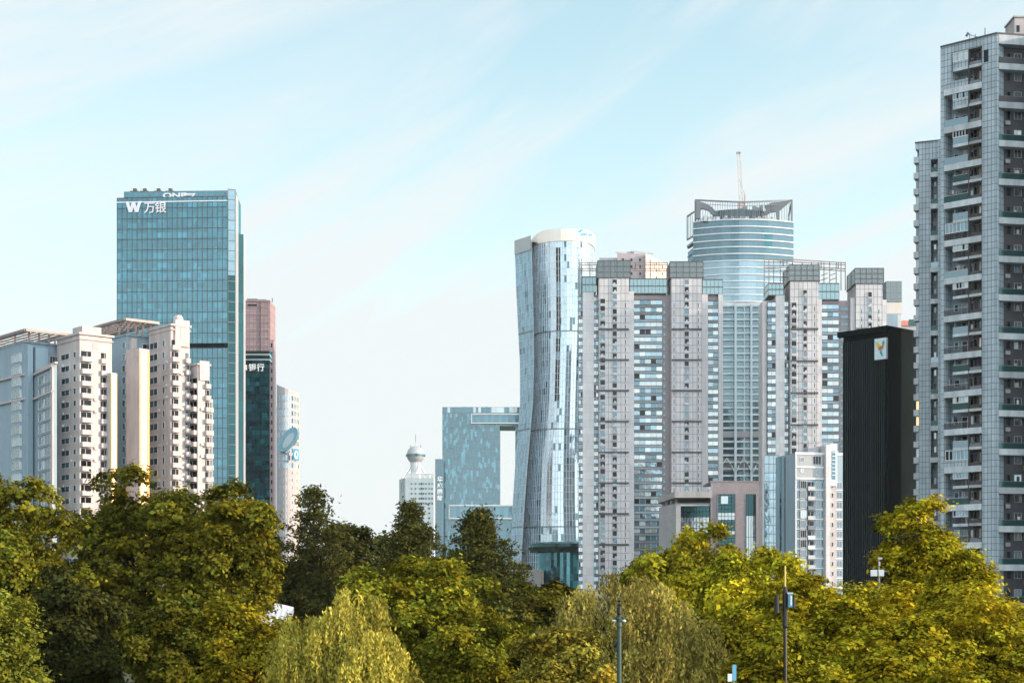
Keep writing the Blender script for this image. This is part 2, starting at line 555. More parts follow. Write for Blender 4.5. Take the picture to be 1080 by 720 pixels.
def pergola(root, quad_, z0, z1, w=.35, nj=7, posts=True):
    """roof frame: perimeter beams, joists and posts over a four-cornered plan"""
    mb = MB()
    q = [Vector((p[0], p[1], z1)) for p in quad_]
    for i in range(4): mb.bar(q[i], q[(i + 1) % 4], w * 1.3, 'steel_brown')
    for i in range(1, nj):
        t = i / nj
        mb.bar(q[0].lerp(q[1], t), q[3].lerp(q[2], t), w * .6, 'steel_brown')
        mb.bar(q[1].lerp(q[2], t), q[0].lerp(q[3], t), w * .6, 'steel_brown')
    inner = []
    c = sum(q, Vector((0, 0, 0))) / 4
    for i in range(4):
        for k in range(4):
            p = q[i].lerp(q[(i + 1) % 4], (k + .5) / 4)
            p = p.lerp(c, .10)
            mb.bar((p.x, p.y, z0), (p.x, p.y, z1), w * .8, 'steel_brown')
    mb.build('roof_pergola', root)

# --- front block
D = 420
zp = lambda py: Z(py, D)
ra = thing('apartment_tower', 'pale apartment block at the left edge with a blue shaded side wing', 'apartment building', (*XY(60, 430), 0))
body = MB(); wins = []; bals = []; bays = MB()
# main wing: corner facing the viewer
C_, L_, R_, B_ = corner(84, D, 60, 118, 40)
zt = zp(352)
body.prism([L_, C_, R_, B_], 0, zt, 'white_wall')
cornice(body, [L_, C_, R_, B_], zt - .1, 'white_wall', .5, .5); cornice(body, [L_, C_, R_, B_], zt - 1.3, 'white_wall', .3, .3)
wl, wr = Wall(L_, C_), Wall(C_, R_)
for z in floors(zp(376)):
    wins.append(wl.window(wl.S(64.5), wl.S(73.5), z, z + 1.55, 'window_glass', 'white_trim', mull=2))
    wins.append(wl.window(wl.S(77.5), wl.S(80.5), z, z + 1.55, 'window_glass', 'white_trim'))
    bals.append(wr.balcony(wr.S(85), wr.S(96.5), z - 1.0, 1.1, 'white_wall', 'window_dark'))
    bals.append(wr.balcony(wr.S(106), wr.S(112), z - 1.0, .7, 'white_wall', 'window_dark'))
body.prism([wr.xy(wr.S(88), -6), wr.xy(wr.S(88), -.6), wr.xy(wr.S(108), -.6), wr.xy(wr.S(108), -6)], zt + .4, zt + 2.2, 'white_wall')
wr.pbox(body, 97.5, 103, zp(367), zp(360), 0, .06, 'grey_stone')
# rear wing, the blue of its shade put into the wall colour
C1, L1, R1, B1 = corner(26, D + 6, -45, 63, 40)
z1 = zp(357)
body.prism([L1, C1, R1, B1], 0, z1, 'blue_wall')
cornice(body, [L1, C1, R1, B1], z1 - .05, 'blue_wall', .4, .45)
wl1, wr1 = Wall(L1, C1), Wall(C1, R1)
body.prism([wr1.xy(wr1.S(26.5), 0), wr1.xy(wr1.S(26.5), 1.6), wr1.xy(wr1.S(32), 1.6), wr1.xy(wr1.S(32), 0)], 0, zp(360), 'blue_wall')
body.prism([wr1.xy(wr1.S(34), 0), wr1.xy(wr1.S(34), 2.0), wr1.xy(wr1.S(47), 2.0), wr1.xy(wr1.S(47), 0)], 0, zp(362), 'blue_wall')
for z in floors(zp(376)):
    wins.append(wr1.window(wr1.S(52), wr1.S(62), z - .3, z + 1.7, 'window_glass', 'white_trim', mull=3))
    wins.append(wl1.window(wl1.S(14.5), wl1.S(23), z - .2, z + 1.9, 'pale_glass', 'white_trim', mull=2, d=.5))
    wl1.pbox(body, 14.2, 23.3, z - 1.1, z - .3, 0, .55, 'blue_wall')
    wins.append(wl1.window(wl1.S(-8), wl1.S(0), z - .2, z + 1.6, 'window_glass', 'white_trim', mull=2))
# lower front wing with rounded glazed bay
C2, L2, R2, B2 = corner(57, D - 9, 33.5, 60, 30)
z2 = zp(389)
body.prism([L2, C2, R2, B2], 0, z2, 'blue_wall')
cornice(body, [L2, C2, R2, B2], z2 - .05, 'white_wall', .5, .5)
wl2 = Wall(L2, C2)
for z in floors(zp(403)):
    wins.append(wl2.window(wl2.S(42), wl2.S(48), z - .6, z + 1.6, 'pale_glass', 'white_trim', mull=2, d=.3))
    wins.append(wl2.window(wl2.S(49), wl2.S(54.5), z - .6, z + 1.6, 'window_glass', 'white_trim', mull=2, d=.3))
    wl2.pbox(body, 42, 54.5, z - 1.2, z - .65, 0, .38, 'blue_wall', .8)
wl2.pbox(body, 55, 57, 0, z2, 0, .45, 'white_wall')
for py in (391.5, 417.5):
    for w_, a, b in ((wl1, -45, 26), (wr1, 32.3, 33.8), (wl2, 33.5, 57)):
        w_.pbox(body, a, b, zp(py) - .25, zp(py) + .25, 0, .62, 'white_wall')
# sun-catching glazed stair shaft, orange rim of the glint painted on
C3, L3, R3, B3 = corner(117, D + 3, 113, 123.5, 48)
w3 = Wall(C3, R3)
body.prism([L3, C3, R3, B3], 0, zp(391), 'white_wall')
sh = MB()
w3.box(sh, w3.L * .25, w3.L * .75, 1, zp(392), 0, .08, 'gold_glaze'); w3.box(sh, .1, w3.L * .25, 1, zp(392), 0, .07, 'glint_edge'); w3.box(sh, w3.L * .75, w3.L - .1, 1, zp(392), 0, .07, 'glint_edge')
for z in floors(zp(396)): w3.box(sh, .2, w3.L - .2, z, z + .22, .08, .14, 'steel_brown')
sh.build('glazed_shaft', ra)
acs = []
for z in floors(zp(379)):
    for w_, p in ((wl, 74.5), (wl, 66), (wr, 99), (wr, 113)):
        if random.random() < .45:
            mb = MB(); a = w_.S(p); w_.box(mb, a, a + .85, z - .9, z - .25, 0, .4, 'white_trim', random.choice((.7, .9))); acs.append(mb)
many('air_conditioner', acs, ra)
body.build('wall', ra)
many('window', wins, ra); many('balcony', bals, ra)
pq = corner(27, D + 2, -50, 74, 40)
pergola(ra, [pq[1], pq[0], pq[2], pq[3]], z1, zp(346.5), .5)

# --- rear block
D = 436
rb = thing('apartment_tower', 'pale stepped apartment block with a broad sunlit shaft below the tall teal tower', 'apartment building', (*XY(160, 446), 0))
body = MB(); wins = []; bals = []
C_, L_, R_, B_ = corner(180, D, 157, 200, 40)
zt = zp(343)
body.prism([L_, C_, R_, B_], 0, zt, 'white_wall')
cornice(body, [L_, C_, R_, B_], zt - .1, 'white_wall', .5, .5); cornice(body, [L_, C_, R_, B_], zt - 1.2, 'white_wall', .3, .3)
wl, wr = Wall(L_, C_), Wall(C_, R_)
wr.pbox(body, 184, 199, zt - 5.2, zt + 1.6, 0, .5, 'white_wall')
wr.pbox(body, 189.5, 192.5, zt - 3.6, zt + .4, .5, .56, 'grey_stone')
body.lathe(*wr.xy(wr.S(191), -1.5), [(1.3, zt), (1.3, zt + 2.2), (.9, zt + 3.0), (.001, zt + 3.2)], 'white_wall', 12)
for z in floors(zp(363)):
    wins.append(wl.window(wl.S(158), wl.S(166.5), z - .3, z + 1.5, 'window_glass', 'white_trim', mull=2))
    wins.append(wl.window(wl.S(171.5), wl.S(174), z - .3, z + 1.5, 'window_glass', 'white_trim'))
    bals.append(wr.balcony(wr.S(180.5), wr.S(188.5), z - 1.3, 1.1, 'white_wall', 'window_dark'))
    if z < zt - 7: bals.append(wr.balcony(wr.S(195), wr.S(199.5), z - 1.3, .9, 'white_wall', 'window_glass'))
C1, L1, R1, B1 = corner(133, D + 7, 108, 163, 40)
z1 = zp(349)
body.prism([L1, C1, R1, B1], 0, z1, 'blue_wall')  # bluish shade of this wing is in the wall colour
cornice(body, [L1, C1, R1, B1], z1 - .05, 'blue_wall', .4, .45)
wl1, wr1 = Wall(L1, C1), Wall(C1, R1)
for z in floors(zp(362)):
    wins.append(wl1.window(wl1.S(129), wl1.S(132.4), z - .3, z + 1.5, 'window_glass', 'white_trim'))
    wins.append(wr1.window(wr1.S(150), wr1.S(160), z - .3, z + 1.5, 'window_glass', 'white_trim', mull=2))
wr1.pbox(body, 136.5, 142, 0, zp(352), 0, 1.2, 'white_wall')
# lilac prism whose right flank mirrors the sun, glint rim painted orange
C2, L2, R2, B2 = corner(147, D - 8, 133, 157.5, 49)
z2 = zp(372)
body.prism([L2, C2, R2, B2], 0, z2, 'white_wall')
w2 = Wall(C2, R2)
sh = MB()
w2.box(sh, w2.L * .2, w2.L * .68, 1, z2 - .6, 0, .08, 'gold_glaze'); w2.box(sh, .1, w2.L * .2, 1, z2 - .6, 0, .07, 'glint_edge'); w2.box(sh, w2.L * .68, w2.L - .05, 1, z2 - .6, 0, .07, 'glint_edge')
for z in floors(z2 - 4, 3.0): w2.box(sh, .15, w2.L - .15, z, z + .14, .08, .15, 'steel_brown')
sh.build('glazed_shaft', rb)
# low side wing
C3, L3, R3, B3 = corner(208.5, D + 2, 199, 221, 40)
z3 = zp(383)
body.prism([L3, C3, R3, B3], 0, z3, 'white_wall')
cornice(body, [L3, C3, R3, B3], z3 - .1, 'white_wall', .35, .4)
wl3, wr3 = Wall(L3, C3), Wall(C3, R3)
wr3.pbox(body, 210, 220, z3 - 4, z3 + 1, 0, .4, 'white_wall'); wr3.pbox(body, 213, 215.5, z3 - 2.6, z3 - .6, .4, .46, 'grey_stone')
for z in floors(zp(402)):
    bals.append(wl3.balcony(wl3.S(200.5), wl3.S(208), z - 1.3, 1.0, 'white_wall', 'window_dark'))
    bals.append(wr3.balcony(wr3.S(216), wr3.S(221), z - 1.3, .9, 'white_wall', 'window_dark'))
C4, L4, R4, B4 = corner(220.5, D + 9, 217, 224.5, 40)
body.prism([L4, C4, R4, B4], 0, zp(416), 'white_wall')
wr4 = Wall(C4, R4)
for z in floors(zp(430)): bals.append(wr4.balcony(wr4.S(221), wr4.S(224.3), z, .6, 'white_wall', 'window_glass'))
acs = []
for z in floors(zp(366)):
    for w_, p in ((wl, 167.2), (wl, 175), (wr, 190), (wr3, 211.5)):
        if random.random() < .45 and (w_ is not wr3 or z < z3 - 8):
            mb = MB(); a = w_.S(p); w_.box(mb, a, a + .85, z - .9, z - .25, 0, .4, 'white_trim', random.choice((.7, .9))); acs.append(mb)
many('air_conditioner', acs, rb)
body.build('wall', rb)
many('window', wins, rb); many('balcony', bals, rb)
pq = corner(132, D + 3, 84, 167, 40)
pergola(rb, [pq[1], pq[0], pq[2], pq[3]], z1, zp(334.5), .5)

# ---------------------------------------------------------------- teal office tower
D = 640
zp = lambda py: Z(py, D)
t = thing('office_tower', 'tall teal glass office tower with white lettering near its roof', 'office tower', (*XY(190, 660), 0))
core = MB(); scr = MB(); mul = MB(); fin = MB()
fw = Wall(XY(123.5, D), XY(240, D - 3))
zt = zp(209)
rng = random.Random(3)
def curtain(mb, w, a0, a1, z0, z1, dx, dz, m, d, tints, rngx):
    n = max(1, round((a1 - a0) / dx)); k = max(1, round((z1 - z0) / dz))
    rowt = [rngx.choice((.8, .9, 1, 1, 1.1, 1.3)) for _ in range(k)]
    for j in range(k):
        i = 0
        run, tt = 0, 1
        for i in range(n):
            if run <= 0:
                run = rngx.choice((1, 1, 1, 2, 2, 3)); tt = rngx.choice(tints)
            run -= 1
            x0, x1 = a0 + (a1 - a0) * i / n, a0 + (a1 - a0) * (i + 1) / n
            y0, y1 = z0 + (z1 - z0) * j / k, z0 + (z1 - z0) * (j + 1) / k
            w.pane(mb, x0, x1, y0, y1, d, m, tt * rowt[j])
def grid(mb, w, a0, a1, z0, z1, dx, dz, d0, d1, m, wv=.12, wh=.12):
    n = max(1, round((a1 - a0) / dx)); k = max(1, round((z1 - z0) / dz))
    if wv:
        for i in range(n + 1):
            c = a0 + (a1 - a0) * i / n
            w.box(mb, c - wv / 2, c + wv / 2, z0, z1, d0, d1, m)
    if wh:
        for j in range(k + 1):
            c = z0 + (z1 - z0) * j / k
            w.box(mb, a0, a1, c - wh / 2, c + wh / 2, d0, d1 - .004, m)
zb0, zb1 = zp(368), zp(363)
core.prism([fw.xy(0, -.5), fw.xy(fw.L, -.5), XY(243, D + 26), XY(131, D + 30)], 0, zt - .3, 'teal_dark')
TT = (.7, .85, .95, 1, 1, 1, 1.05, 1.15, 1.4, 1.9)
curtain(scr, fw, 0, fw.L, 0, zb0, 1.28, 1.9, 'teal_glass', 0, TT, rng)
curtain(scr, fw, 0, fw.L, zb1, zt, 1.28, 1.9, 'teal_glass', 0, TT, rng)
fw.pane(scr, 0, fw.L, zb0, zb1, -.4, 'black_green')
grid(mul, fw, 0, fw.L, 0, zb0, 1.92, 3.8, 0, .22, 'dark_line', .13, .13); grid(mul, fw, 0, fw.L, zb1, zt, 1.92, 3.8, 0, .22, 'dark_line', .13, .13)
fw.box(mul, 0, fw.L, zt - 1.9, zt - 1.5, .23, .4, 'pale_fin')
# upper core behind the screen and the two right-hand slabs
cw = Wall(XY(131, D + 6), XY(248, D + 4))
zq = lambda py: Z(py, D + 6)
zc = zq(202.5)
core.prism([cw.xy(0), cw.xy(cw.L), XY(250, D + 24), XY(138, D + 30)], zt - 8, zc, 'teal_dark')
curtain(scr, cw, 0, cw.L, zt - 6, zc, 1.28, 1.9, 'teal_glass', .05, (.6, .8, .9, 1), rng)
grid(mul, cw, 0, cw.L, zt - 6, zc, 1.9, 1.9, .05, .2, 'steel', .14, .12)
sw = Wall(XY(240.3, D), XY(248.3, D + 1))
core.prism([sw.xy(0, -.2), sw.xy(sw.L, -.2), XY(254, D + 26), XY(243, D + 26)], 0, zc - .4, 'teal_dark')
curtain(scr, sw, 0, sw.L, zp(290), zc - .4, 2.2, 3.8, 'blue_glass', 0, (.5, .7, 1.0), rng)
curtain(scr, sw, 0, sw.L, 0, zp(290), 2.2, 3.8, 'deep_teal', 0, (.5, .8, 1.0, 1.3), rng)
grid(mul, sw, 0, sw.L, 0, zc - .4, 4.4, 3.8, 0, .2, 'steel', .25, .25)
ew = Wall(XY(248.5, D + 2), XY(251.5, D + 10))
fin.prism([ew.xy(0), ew.xy(ew.L), XY(251.4, D + 14), XY(248.6, D + 14)], 0, zc - 1.5, 'steel_pale')
e2 = Wall(XY(251.6, D + 14), XY(256.8, D + 15))
core.prism([e2.xy(0, -.2), e2.xy(e2.L, -.2), XY(258, D + 30), XY(250, D + 30)], 0, zp(238), 'teal_dark')
curtain(scr, e2, 0, e2.L, 0, zp(238), 1.9, 3.8, 'deep_teal', 0, (.6, .8, 1, 1.2), rng)
fin.prism([XY(256.9, D + 15), XY(258.8, D + 17), XY(259, D + 28), XY(257, D + 28)], 0, zp(240), 'steel_pale')
core.build('core', t); scr.build('curtain_wall', t); mul.build('mullions', t); fin.build('side_fin', t)
zl = zp(224.5)
ww = MB()
wa, wb_, wc = fw.S(133.8), fw.S(147.5), zp(213)
for u0, u1, z0_, z1_ in ((0, .27, wc, zl), (.27, .5, zl, wc - .2), (.5, .73, wc - .2, zl), (.73, 1, zl, wc)):
    ws = (wb_ - wa); hw_ = .85
    pts = [(wa + ws * u0 - hw_ * .5, z0_), (wa + ws * u0 + hw_ * .9, z0_), (wa + ws * u1 + hw_ * .9, z1_), (wa + ws * u1 - hw_ * .5, z1_)]
    if z1_ > z0_: pts = [pts[0], pts[1], pts[2], pts[3]]
    else: pts = [pts[3], pts[2], pts[1], pts[0]]
    dd_ = .55 + .02 * u0
    ww.face([fw.P(a, dd_, z) for a, z in pts], 'sign_grey')
    for i in range(4):
        a, c = pts[i], pts[(i + 1) % 4]; ww.face([fw.P(a[0], .2, a[1]), fw.P(c[0], .2, c[1]), fw.P(c[0], dd_, c[1]), fw.P(a[0], dd_, a[1])], 'sign_grey')
ww.build('sign_letter', t)
text('万', fw, fw.S(152.2), zl, 4.4, 'sign_grey', 'sign_letter', t, .5, ext=.2, bold=.045)
text('银', fw, fw.S(163.6), zl, 4.4, 'sign_grey', 'sign_letter', t, .5, ext=.2, bold=.045)
text('ONE', cw, cw.S(172), zq(209.4), 2.5, 'sign_grey', 'sign_letter', t, .5, ext=.1, sx=1.7, bold=.09)
lw = MB()
z7a, z7b = zq(209.2), zq(205)
cw.pbox(lw, 194, 206, z7b - .45, z7b, .3, .45, 'sign_grey')
cw.pbox(lw, 195, 202.5, z7a + .65, z7a + .95, .3, .45, 'sign_grey'); cw.pbox(lw, 193.8, 194.8, z7a, z7b - 1.2, .3, .45, 'sign_grey')
lw.bar(cw.P(cw.S(205.5), .4, z7b - .2), cw.P(cw.S(202), .4, z7a), .45, 'sign_grey')
lw.build('sign_letter', t)
# window-washing machines on the roof
for px in (142, 152.5, 167, 179.5):
    mm = MB()
    x, y = XY(px, D + 8)
    mm.box(x - 1.6, x + 1.6, y - 1, y + 1, zc, zc + .7, 'dark_line')
    mm.box(x - .5, x + .8, y - .7, y + .7, zc + .7, zc + 1.7, 'dark_line'); mm.bar((x - .3, y, zc + 1.7), (x - 1.1, y - 1, zc + 1.9), .3, 'steel')
    mm.build('roof_machine', t)

# ---------------------------------------------------------------- pink stone tower and the bank in front of it
D = 760
zp = lambda py: Z(py, D)
t = thing('office_tower', 'pink stone office tower rising behind the dark teal bank block', 'office tower', (*XY(272, 775), 0))
b = MB(); ln = MB(); wins = []
fw = Wall(XY(255, D), XY(285, D))
b.prism([fw.xy(0), fw.xy(fw.L), XY(290.5, D + 14), XY(255, D + 24)], 0, zp(318), 'pink_stone')
rw = Wall(fw.xy(fw.L), XY(290.5, D + 14))
for z in floors(zp(322), 3.5):
    wins.append(fw.window(1.5, fw.L * .62, z - 1.4, z - .4, 'mauve_tile', 'pink_stone', fw=.1, d=.03, t=.8))
    wins.append(fw.window(fw.L * .68, fw.L - .8, z - 1.4, z - .4, 'mauve_tile', 'pink_stone', fw=.1, d=.03, t=.8))
fw.pbox(ln, 274.2, 274.8, zp(370), zp(318), 0, .3, 'dark_line')
fw.box(b, 0, fw.L, zp(318), zp(316.5), -3, .4, 'pink_stone')
fw.pbox(b, 260, 271, zp(318), zp(314.5), -4, -1, 'steel', back=True); fw.pbox(b, 271, 280, zp(316), zp(315.2), -4, -1, 'steel', back=True)
ln.bar(fw.P(fw.S(286.5), -2, zp(318)), fw.P(fw.S(286.5), -2, zp(313.5)), .3, 'dark_line')
fw.pbox(b, 261, 271, zp(322.5), zp(321), 0, .1, 'window_dark')
# right pier with punched windows
pw = Wall(XY(284.6, D - 40), XY(288.6, D - 40))
b.prism([pw.xy(0), pw.xy(pw.L), XY(291, D - 26), XY(285, D - 22)], 0, zp(373), 'pink_stone', (1.25, 1.3, 1.3))
for z in floors(zp(374), 3.6):
    wins.append(pw.window(.35, pw.L - .35, z - 3.0, z - .9, 'window_dark', 'grey_stone', fw=.15))
b.build('wall', t); ln.build('downpipe', t); many('window', wins, t)

D = 705
zp = lambda py: Z(py, D)
t = thing('bank_building', 'dark teal glass bank block with white lettering, beside the tall teal tower', 'bank', (*XY(270, 715), 0))
b = MB(); c_ = MB(); g_ = MB()
fw = Wall(XY(255, D), XY(284.3, D))
b.prism([fw.xy(0, -.2), fw.xy(fw.L, -.2), XY(284, D + 14), XY(255, D + 14)], 0, zp(380), 'deep_teal')
rng = random.Random(11)
curtain(c_, fw, 0, fw.L, 0, zp(380), 1.0, 1.8, 'teal_dark', 0, (.4, .6, .8, 1, 1, 1.2, 2.2), rng)
grid(g_, fw, 0, fw.L, 0, zp(380), 2.0, 3.6, 0, .15, 'black_green', .12, .2)
fw.box(b, 0, fw.L, zp(373), zp(370), -8, .3, 'deep_teal', back=True)
fw.box(b, 0, fw.L, zp(380), zp(378.6), -8, .4, 'steel_pale', back=True)
fw.box(b, 0, fw.L, zp(378.6), zp(374.6), -8, -1.0, 'teal_dark', back=True); fw.box(b, 0, fw.L, zp(374.6), zp(373.1), -8, .3, 'steel_pale', back=True)
b.build('core', t); c_.build('curtain_wall', t); g_.build('mullions', t)
for ch, px in (('银', 262.2), ('行', 270.8)):
    text(ch, fw, fw.S(px), zp(390.5), 3.2, 'sign_white', 'sign_letter', t, .3, ext=.12, bold=.06)
mk = MB(); fw.pbox(mk, 258.6, 260.6, zp(390.2), zp(384.8), .16, .4, 'sign_white'); mk.build('sign_letter', t)

# ---------------------------------------------------------------- tower with the oval dish
D = 905
zp = lambda py: Z(py, D)
t = thing('office_tower', 'slim grey office tower with a concave sloping roof and a blue oval dish', 'office tower', (*XY(303, 920), 0))
b = MB(); wins = []
pts = []
n = 9
cx0, cy0 = XY(303.2, D + 22)
ang = [R(a) for a in np.linspace(215, 372, 12)]
rad = 12.0
ring = [(cx0 + (6.3 if math.cos(a) > 0 else 6.0) * math.cos(a), cy0 + rad * math.sin(a)) for a in ang]
ztop = lambda x: zp(400.5 + 9.5 * ((x - ring[0][0]) / (ring[-1][0] - ring[0][0])) ** .6)
for i in range(len(ring) - 1):
    a, c = ring[i], ring[i + 1]
    za, zc_ = ztop(max(a[0], ring[0][0])), ztop(max(c[0], ring[0][0]))
    b.face([(a[0], a[1], 0), (c[0], c[1], 0), (c[0], c[1], zc_), (a[0], a[1], za)], 'sunlit_stone' if i >= 8 else 'grey_stone', 1.0)  # right-hand facets coloured as if sunlit
b.face([(p[0], p[1], ztop(max(p[0], ring[0][0]))) for p in ring], 'steel_pale')
b.face([(ring[-1][0], ring[-1][1], 0), (ring[0][0], ring[0][1] + 14, 0), (ring[0][0], ring[0][1] + 14, zp(401)), (ring[-1][0], ring[-1][1], ztop(ring[-1][0]))], 'grey_stone')
for i in range(1, 10):
    w_ = Wall(ring[i], ring[i + 1])
    for z in floors(zp(414), 4.0):
        if z > zp(486):
            wins.append(w_.window(.25, w_.L - .25, z - 2.9, z, 'blue_glass' if i < 7 else 'pale_glass', 'pale_fin', fw=.12))
        elif i in (3, 4, 6, 8):
            wins.append(w_.window(.7, w_.L - .7, z - 2.4, z - .3, 'window_glass', 'pale_fin', fw=.12))
fr = Wall(XY(294, D + 9), XY(313, D + 9))
b.prism([XY(291.5, D + 14), XY(295.4, D + 12), XY(295.4, D + 20), XY(291.5, D + 22)], 0, zp(426), 'grey_stone')
b.build('wall', t); many('window', wins, t)
dish = MB()
ow = Wall(XY(290, D + 6.5), XY(316, D + 6.5))
cx_, cz_ = ow.S(303.5), zp(462)
def oval(mb, w, cx, cz, rx, rz, tilt, d0, d1, m, n=28, mi=None):
    pr = []
    for i in range(n):
        a = 2 * math.pi * i / n
        x, z = rx * math.cos(a), rz * math.sin(a)
        pr.append((cx + x * math.cos(tilt) - z * math.sin(tilt), cz + x * math.sin(tilt) + z * math.cos(tilt)))
    mb.face([w.P(x, d1, z) for x, z in pr], mi or m)
    for i in range(n):
        a, c = pr[i], pr[(i + 1) % n]
        mb.face([w.P(a[0], d0, a[1]), w.P(c[0], d0, c[1]), w.P(c[0], d1, c[1]), w.P(a[0], d1, a[1])], m)
oval(dish, ow, cx_, cz_, 7.6, 3.5, R(55), -8, 0, 'dish_blue', mi='dish_blue')
oval(dish, ow, cx_ + .3, cz_ - .5, 4.8, 1.9, R(55), 0, .15, 'mid_glass', mi='blue_wall')
dish.build('oval_dish', t)
lg = MB()
lw_ = Wall(XY(300, D + 6), XY(320, D + 10))
oval(lg, lw_, lw_.S(312.4), zp(478), 1.7, 3.4, 0, -1, .2, 'logo_blue')
oval(lg, lw_, lw_.S(312.4), zp(478), 1.1, 2.3, 0, .2, .3, 'sign_white')
oval(lg, lw_, lw_.S(312.6), zp(477.5), .45, 1.2, 0, .3, .4, 'logo_teal')
lg.build('round_logo', t)
# ---------------------------------------------------------------- far tower with the ball
D = 1500
zp = lambda py: Z(py, D)
t = thing('ball_tower', 'distant pale tower topped by a round ball and a thin spire', 'tower', (*XY(439, 1520), 0))
b = MB(); wins = []
fw = Wall(XY(427.5, D), XY(457.5, D))
sl = Wall(XY(421, D + 16), XY(427.5, D))
b.prism([sl.xy(0), fw.xy(0), fw.xy(fw.L), XY(459, D + 24), XY(421, D + 34)], 0, zp(504), 'pale_tower')
for i in range(6):
    fw.box(b, fw.L * (.05 + i * .17), fw.L * (.05 + i * .17) + 2.6, zp(504), zp(499), -2, .2, 'white_trim', back=True)
fw.box(b, 0, fw.L, zp(500), zp(499.2), -2, .4, 'white_trim', back=True)
for z in floors(zp(508), 4.3):
    for i, a in enumerate((.18, .32, .46, .54, .68, .80, .90)):
        if (i in (2, 3)) or z > zp(530) or i % 2: wins.append(fw.window(fw.L * a, fw.L * a + (3.4 if i in (2, 3) else 2.0), z - 2.6, z - .6, 'mid_glass', 'pale_tower', fw=.2, d=.03))
for a in (.3, .6): wins.append(sl.window(sl.L * a, sl.L * a + 2.5, zp(519), zp(507), 'mid_glass', 'pale_tower', fw=.3, d=.05))
b.build('wall', t); many('window', wins, t)
cx, cy = XY(438.3, D + 14)
nk = MB()
nk.lathe(cx, cy, [(4.6, zp(504)), (4.0, zp(496)), (4.6, zp(486))], 'white_trim', 14)
for sx_ in (-1, 1):
    for sy_ in (-1, 1):
        nk.bar((cx + sx_ * 11.5, cy + sy_ * 9, zp(504)), (cx + sx_ * 4.8, cy + sy_ * 4, zp(491)), .9, 'white_trim')
        nk.bar((cx + sx_ * 4.8, cy + sy_ * 4, zp(491)), (cx + sx_ * 4.8, cy + sy_ * 4, zp(486)), .9, 'white_trim')
nk.bar((cx - 12, cy - 9, zp(504)), (cx + 12, cy - 9, zp(504)), .8, 'white_trim')
nk.build('neck', t)
bl = MB()
rb_ = 8.0
prof = [(max(.001, rb_ * math.sin(a)), zp(478) - rb_ * math.cos(a)) for a in np.linspace(0.25, math.pi, 13)]
bl.lathe(cx, cy, prof, 'steel_pale', 24)
bl.build('ball', t, smooth=True)
rg = MB(); rg.lathe(cx, cy, [(rb_ * .96, zp(480)), (rb_ * 1.09, zp(479.6)), (rb_ * 1.09, zp(477.6)), (rb_ * .96, zp(477.2))], 'mid_glass', 24); rg.build('ring_deck', t)
sp = MB(); sp.bar((cx, cy, zp(469.5)), (cx, cy, zp(465)), 1.2, 'white_trim'); sp.bar((cx, cy, zp(465)), (cx, cy, zp(456)), .45, 'steel', n=6)
for s_ in (-4.5, 4.5): sp.bar((cx + s_, cy, zp(472)), (cx + s_, cy, zp(467.5)), .5, 'steel')
sp.build('spire', t)

# ---------------------------------------------------------------- gate-shaped office block
D = 1300
zp = lambda py: Z(py, D)
t = thing('gate_building', 'blue glass office block with a tall rectangular opening through it, left of the curved tower', 'office building', (*XY(500, 1325), 0))
b = MB(); c_ = MB(); fr_ = MB(); bx = MB()
rng = random.Random(5)
fw = Wall(XY(466.5, D), XY(548, D))
def slab(w, a0, a1, z0, z1, depth, m='mid_glass'):
    w.box(b, a0, a1, z0, z1, -depth, -.3, m, back=True)
slab(fw, 0, fw.S(527.3), 0, zp(429), 36)
slab(fw, fw.S(527.3), fw.L, zp(449), zp(429), 36)
slab(fw, fw.S(543.5), fw.L + 4, zp(533), zp(449), 36)
slab(fw, fw.S(527.3), fw.L, 0, zp(533), 36)
def scatter(w, a0, a1, z0, z1, dx, dz, tints):
    n = int((a1 - a0) / dx); k = int((z1 - z0) / dz)
    for i in range(n):
        off = rng.uniform(0, dz)
        for j in range(-1, k + 1):
            y0 = max(z0, z0 + j * dz + off); y1 = min(z1, z0 + (j + 1) * dz + off)
            if y1 - y0 > .3:
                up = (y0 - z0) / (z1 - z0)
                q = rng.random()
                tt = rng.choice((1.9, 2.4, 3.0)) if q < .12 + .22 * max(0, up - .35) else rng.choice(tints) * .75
                w.pane(c_, a0 + dx * i, a0 + dx * (i + 1), y0, y1, 0, 'mid_glass', tt)
scatter(fw, 0, fw.S(527.3), 0, zp(436), 1.45, 3.9, (.7, .85, 1, 1, 1.15))
fw.pane(c_, 0, fw.S(527.3), zp(436), zp(435), .05, 'steel')
for i in range(30):
    a = fw.L * i / 30
    fw.pane(c_, a, a + fw.L / 30, zp(435), zp(429.3), 0, 'mid_glass' if rng.random() < .55 else 'pale_glass', rng.choice((.8, 1, 1.2)))
scatter(fw, fw.S(543.5), fw.L, zp(533), zp(449), 1.45, 3.9, (.7, .85, 1, 1))
for z in floors(zp(440), 7.8, 20):
    fw.pbox(fr_, 466.5, 527.3, z, z + .14, 0, .2, 'steel')
def framed(p0, p1, y0, y1, dep, th=.75):
    bx = MB()
    z0, z1 = zp(y1), zp(y0)
    fw.pbox(bx, p0, p1, z1 - th, z1, -2, dep, 'white_trim', back=True); fw.pbox(bx, p0, p1, z0, z0 + th, -2, dep, 'white_trim', back=True)
    fw.pbox(bx, p0, p0 + .8, z0 + th, z1 - th, -2, dep, 'white_trim', back=True); fw.pbox(bx, p1 - .8, p1, z0 + th, z1 - th, -2, dep, 'white_trim', back=True)
    a0, a1 = fw.S(p0 + .8), fw.S(p1 - .8)
    n = int((a1 - a0) / 1.5)
    for i in range(n):
        fw.pane(c_, a0 + (a1 - a0) * i / n, a0 + (a1 - a0) * (i + 1) / n, z0 + th, z1 - th, dep - .8, 'mid_glass', rng.choice((1.0, 1.2, 1.5, 2.0)))
    bx.build('white_frame', t)
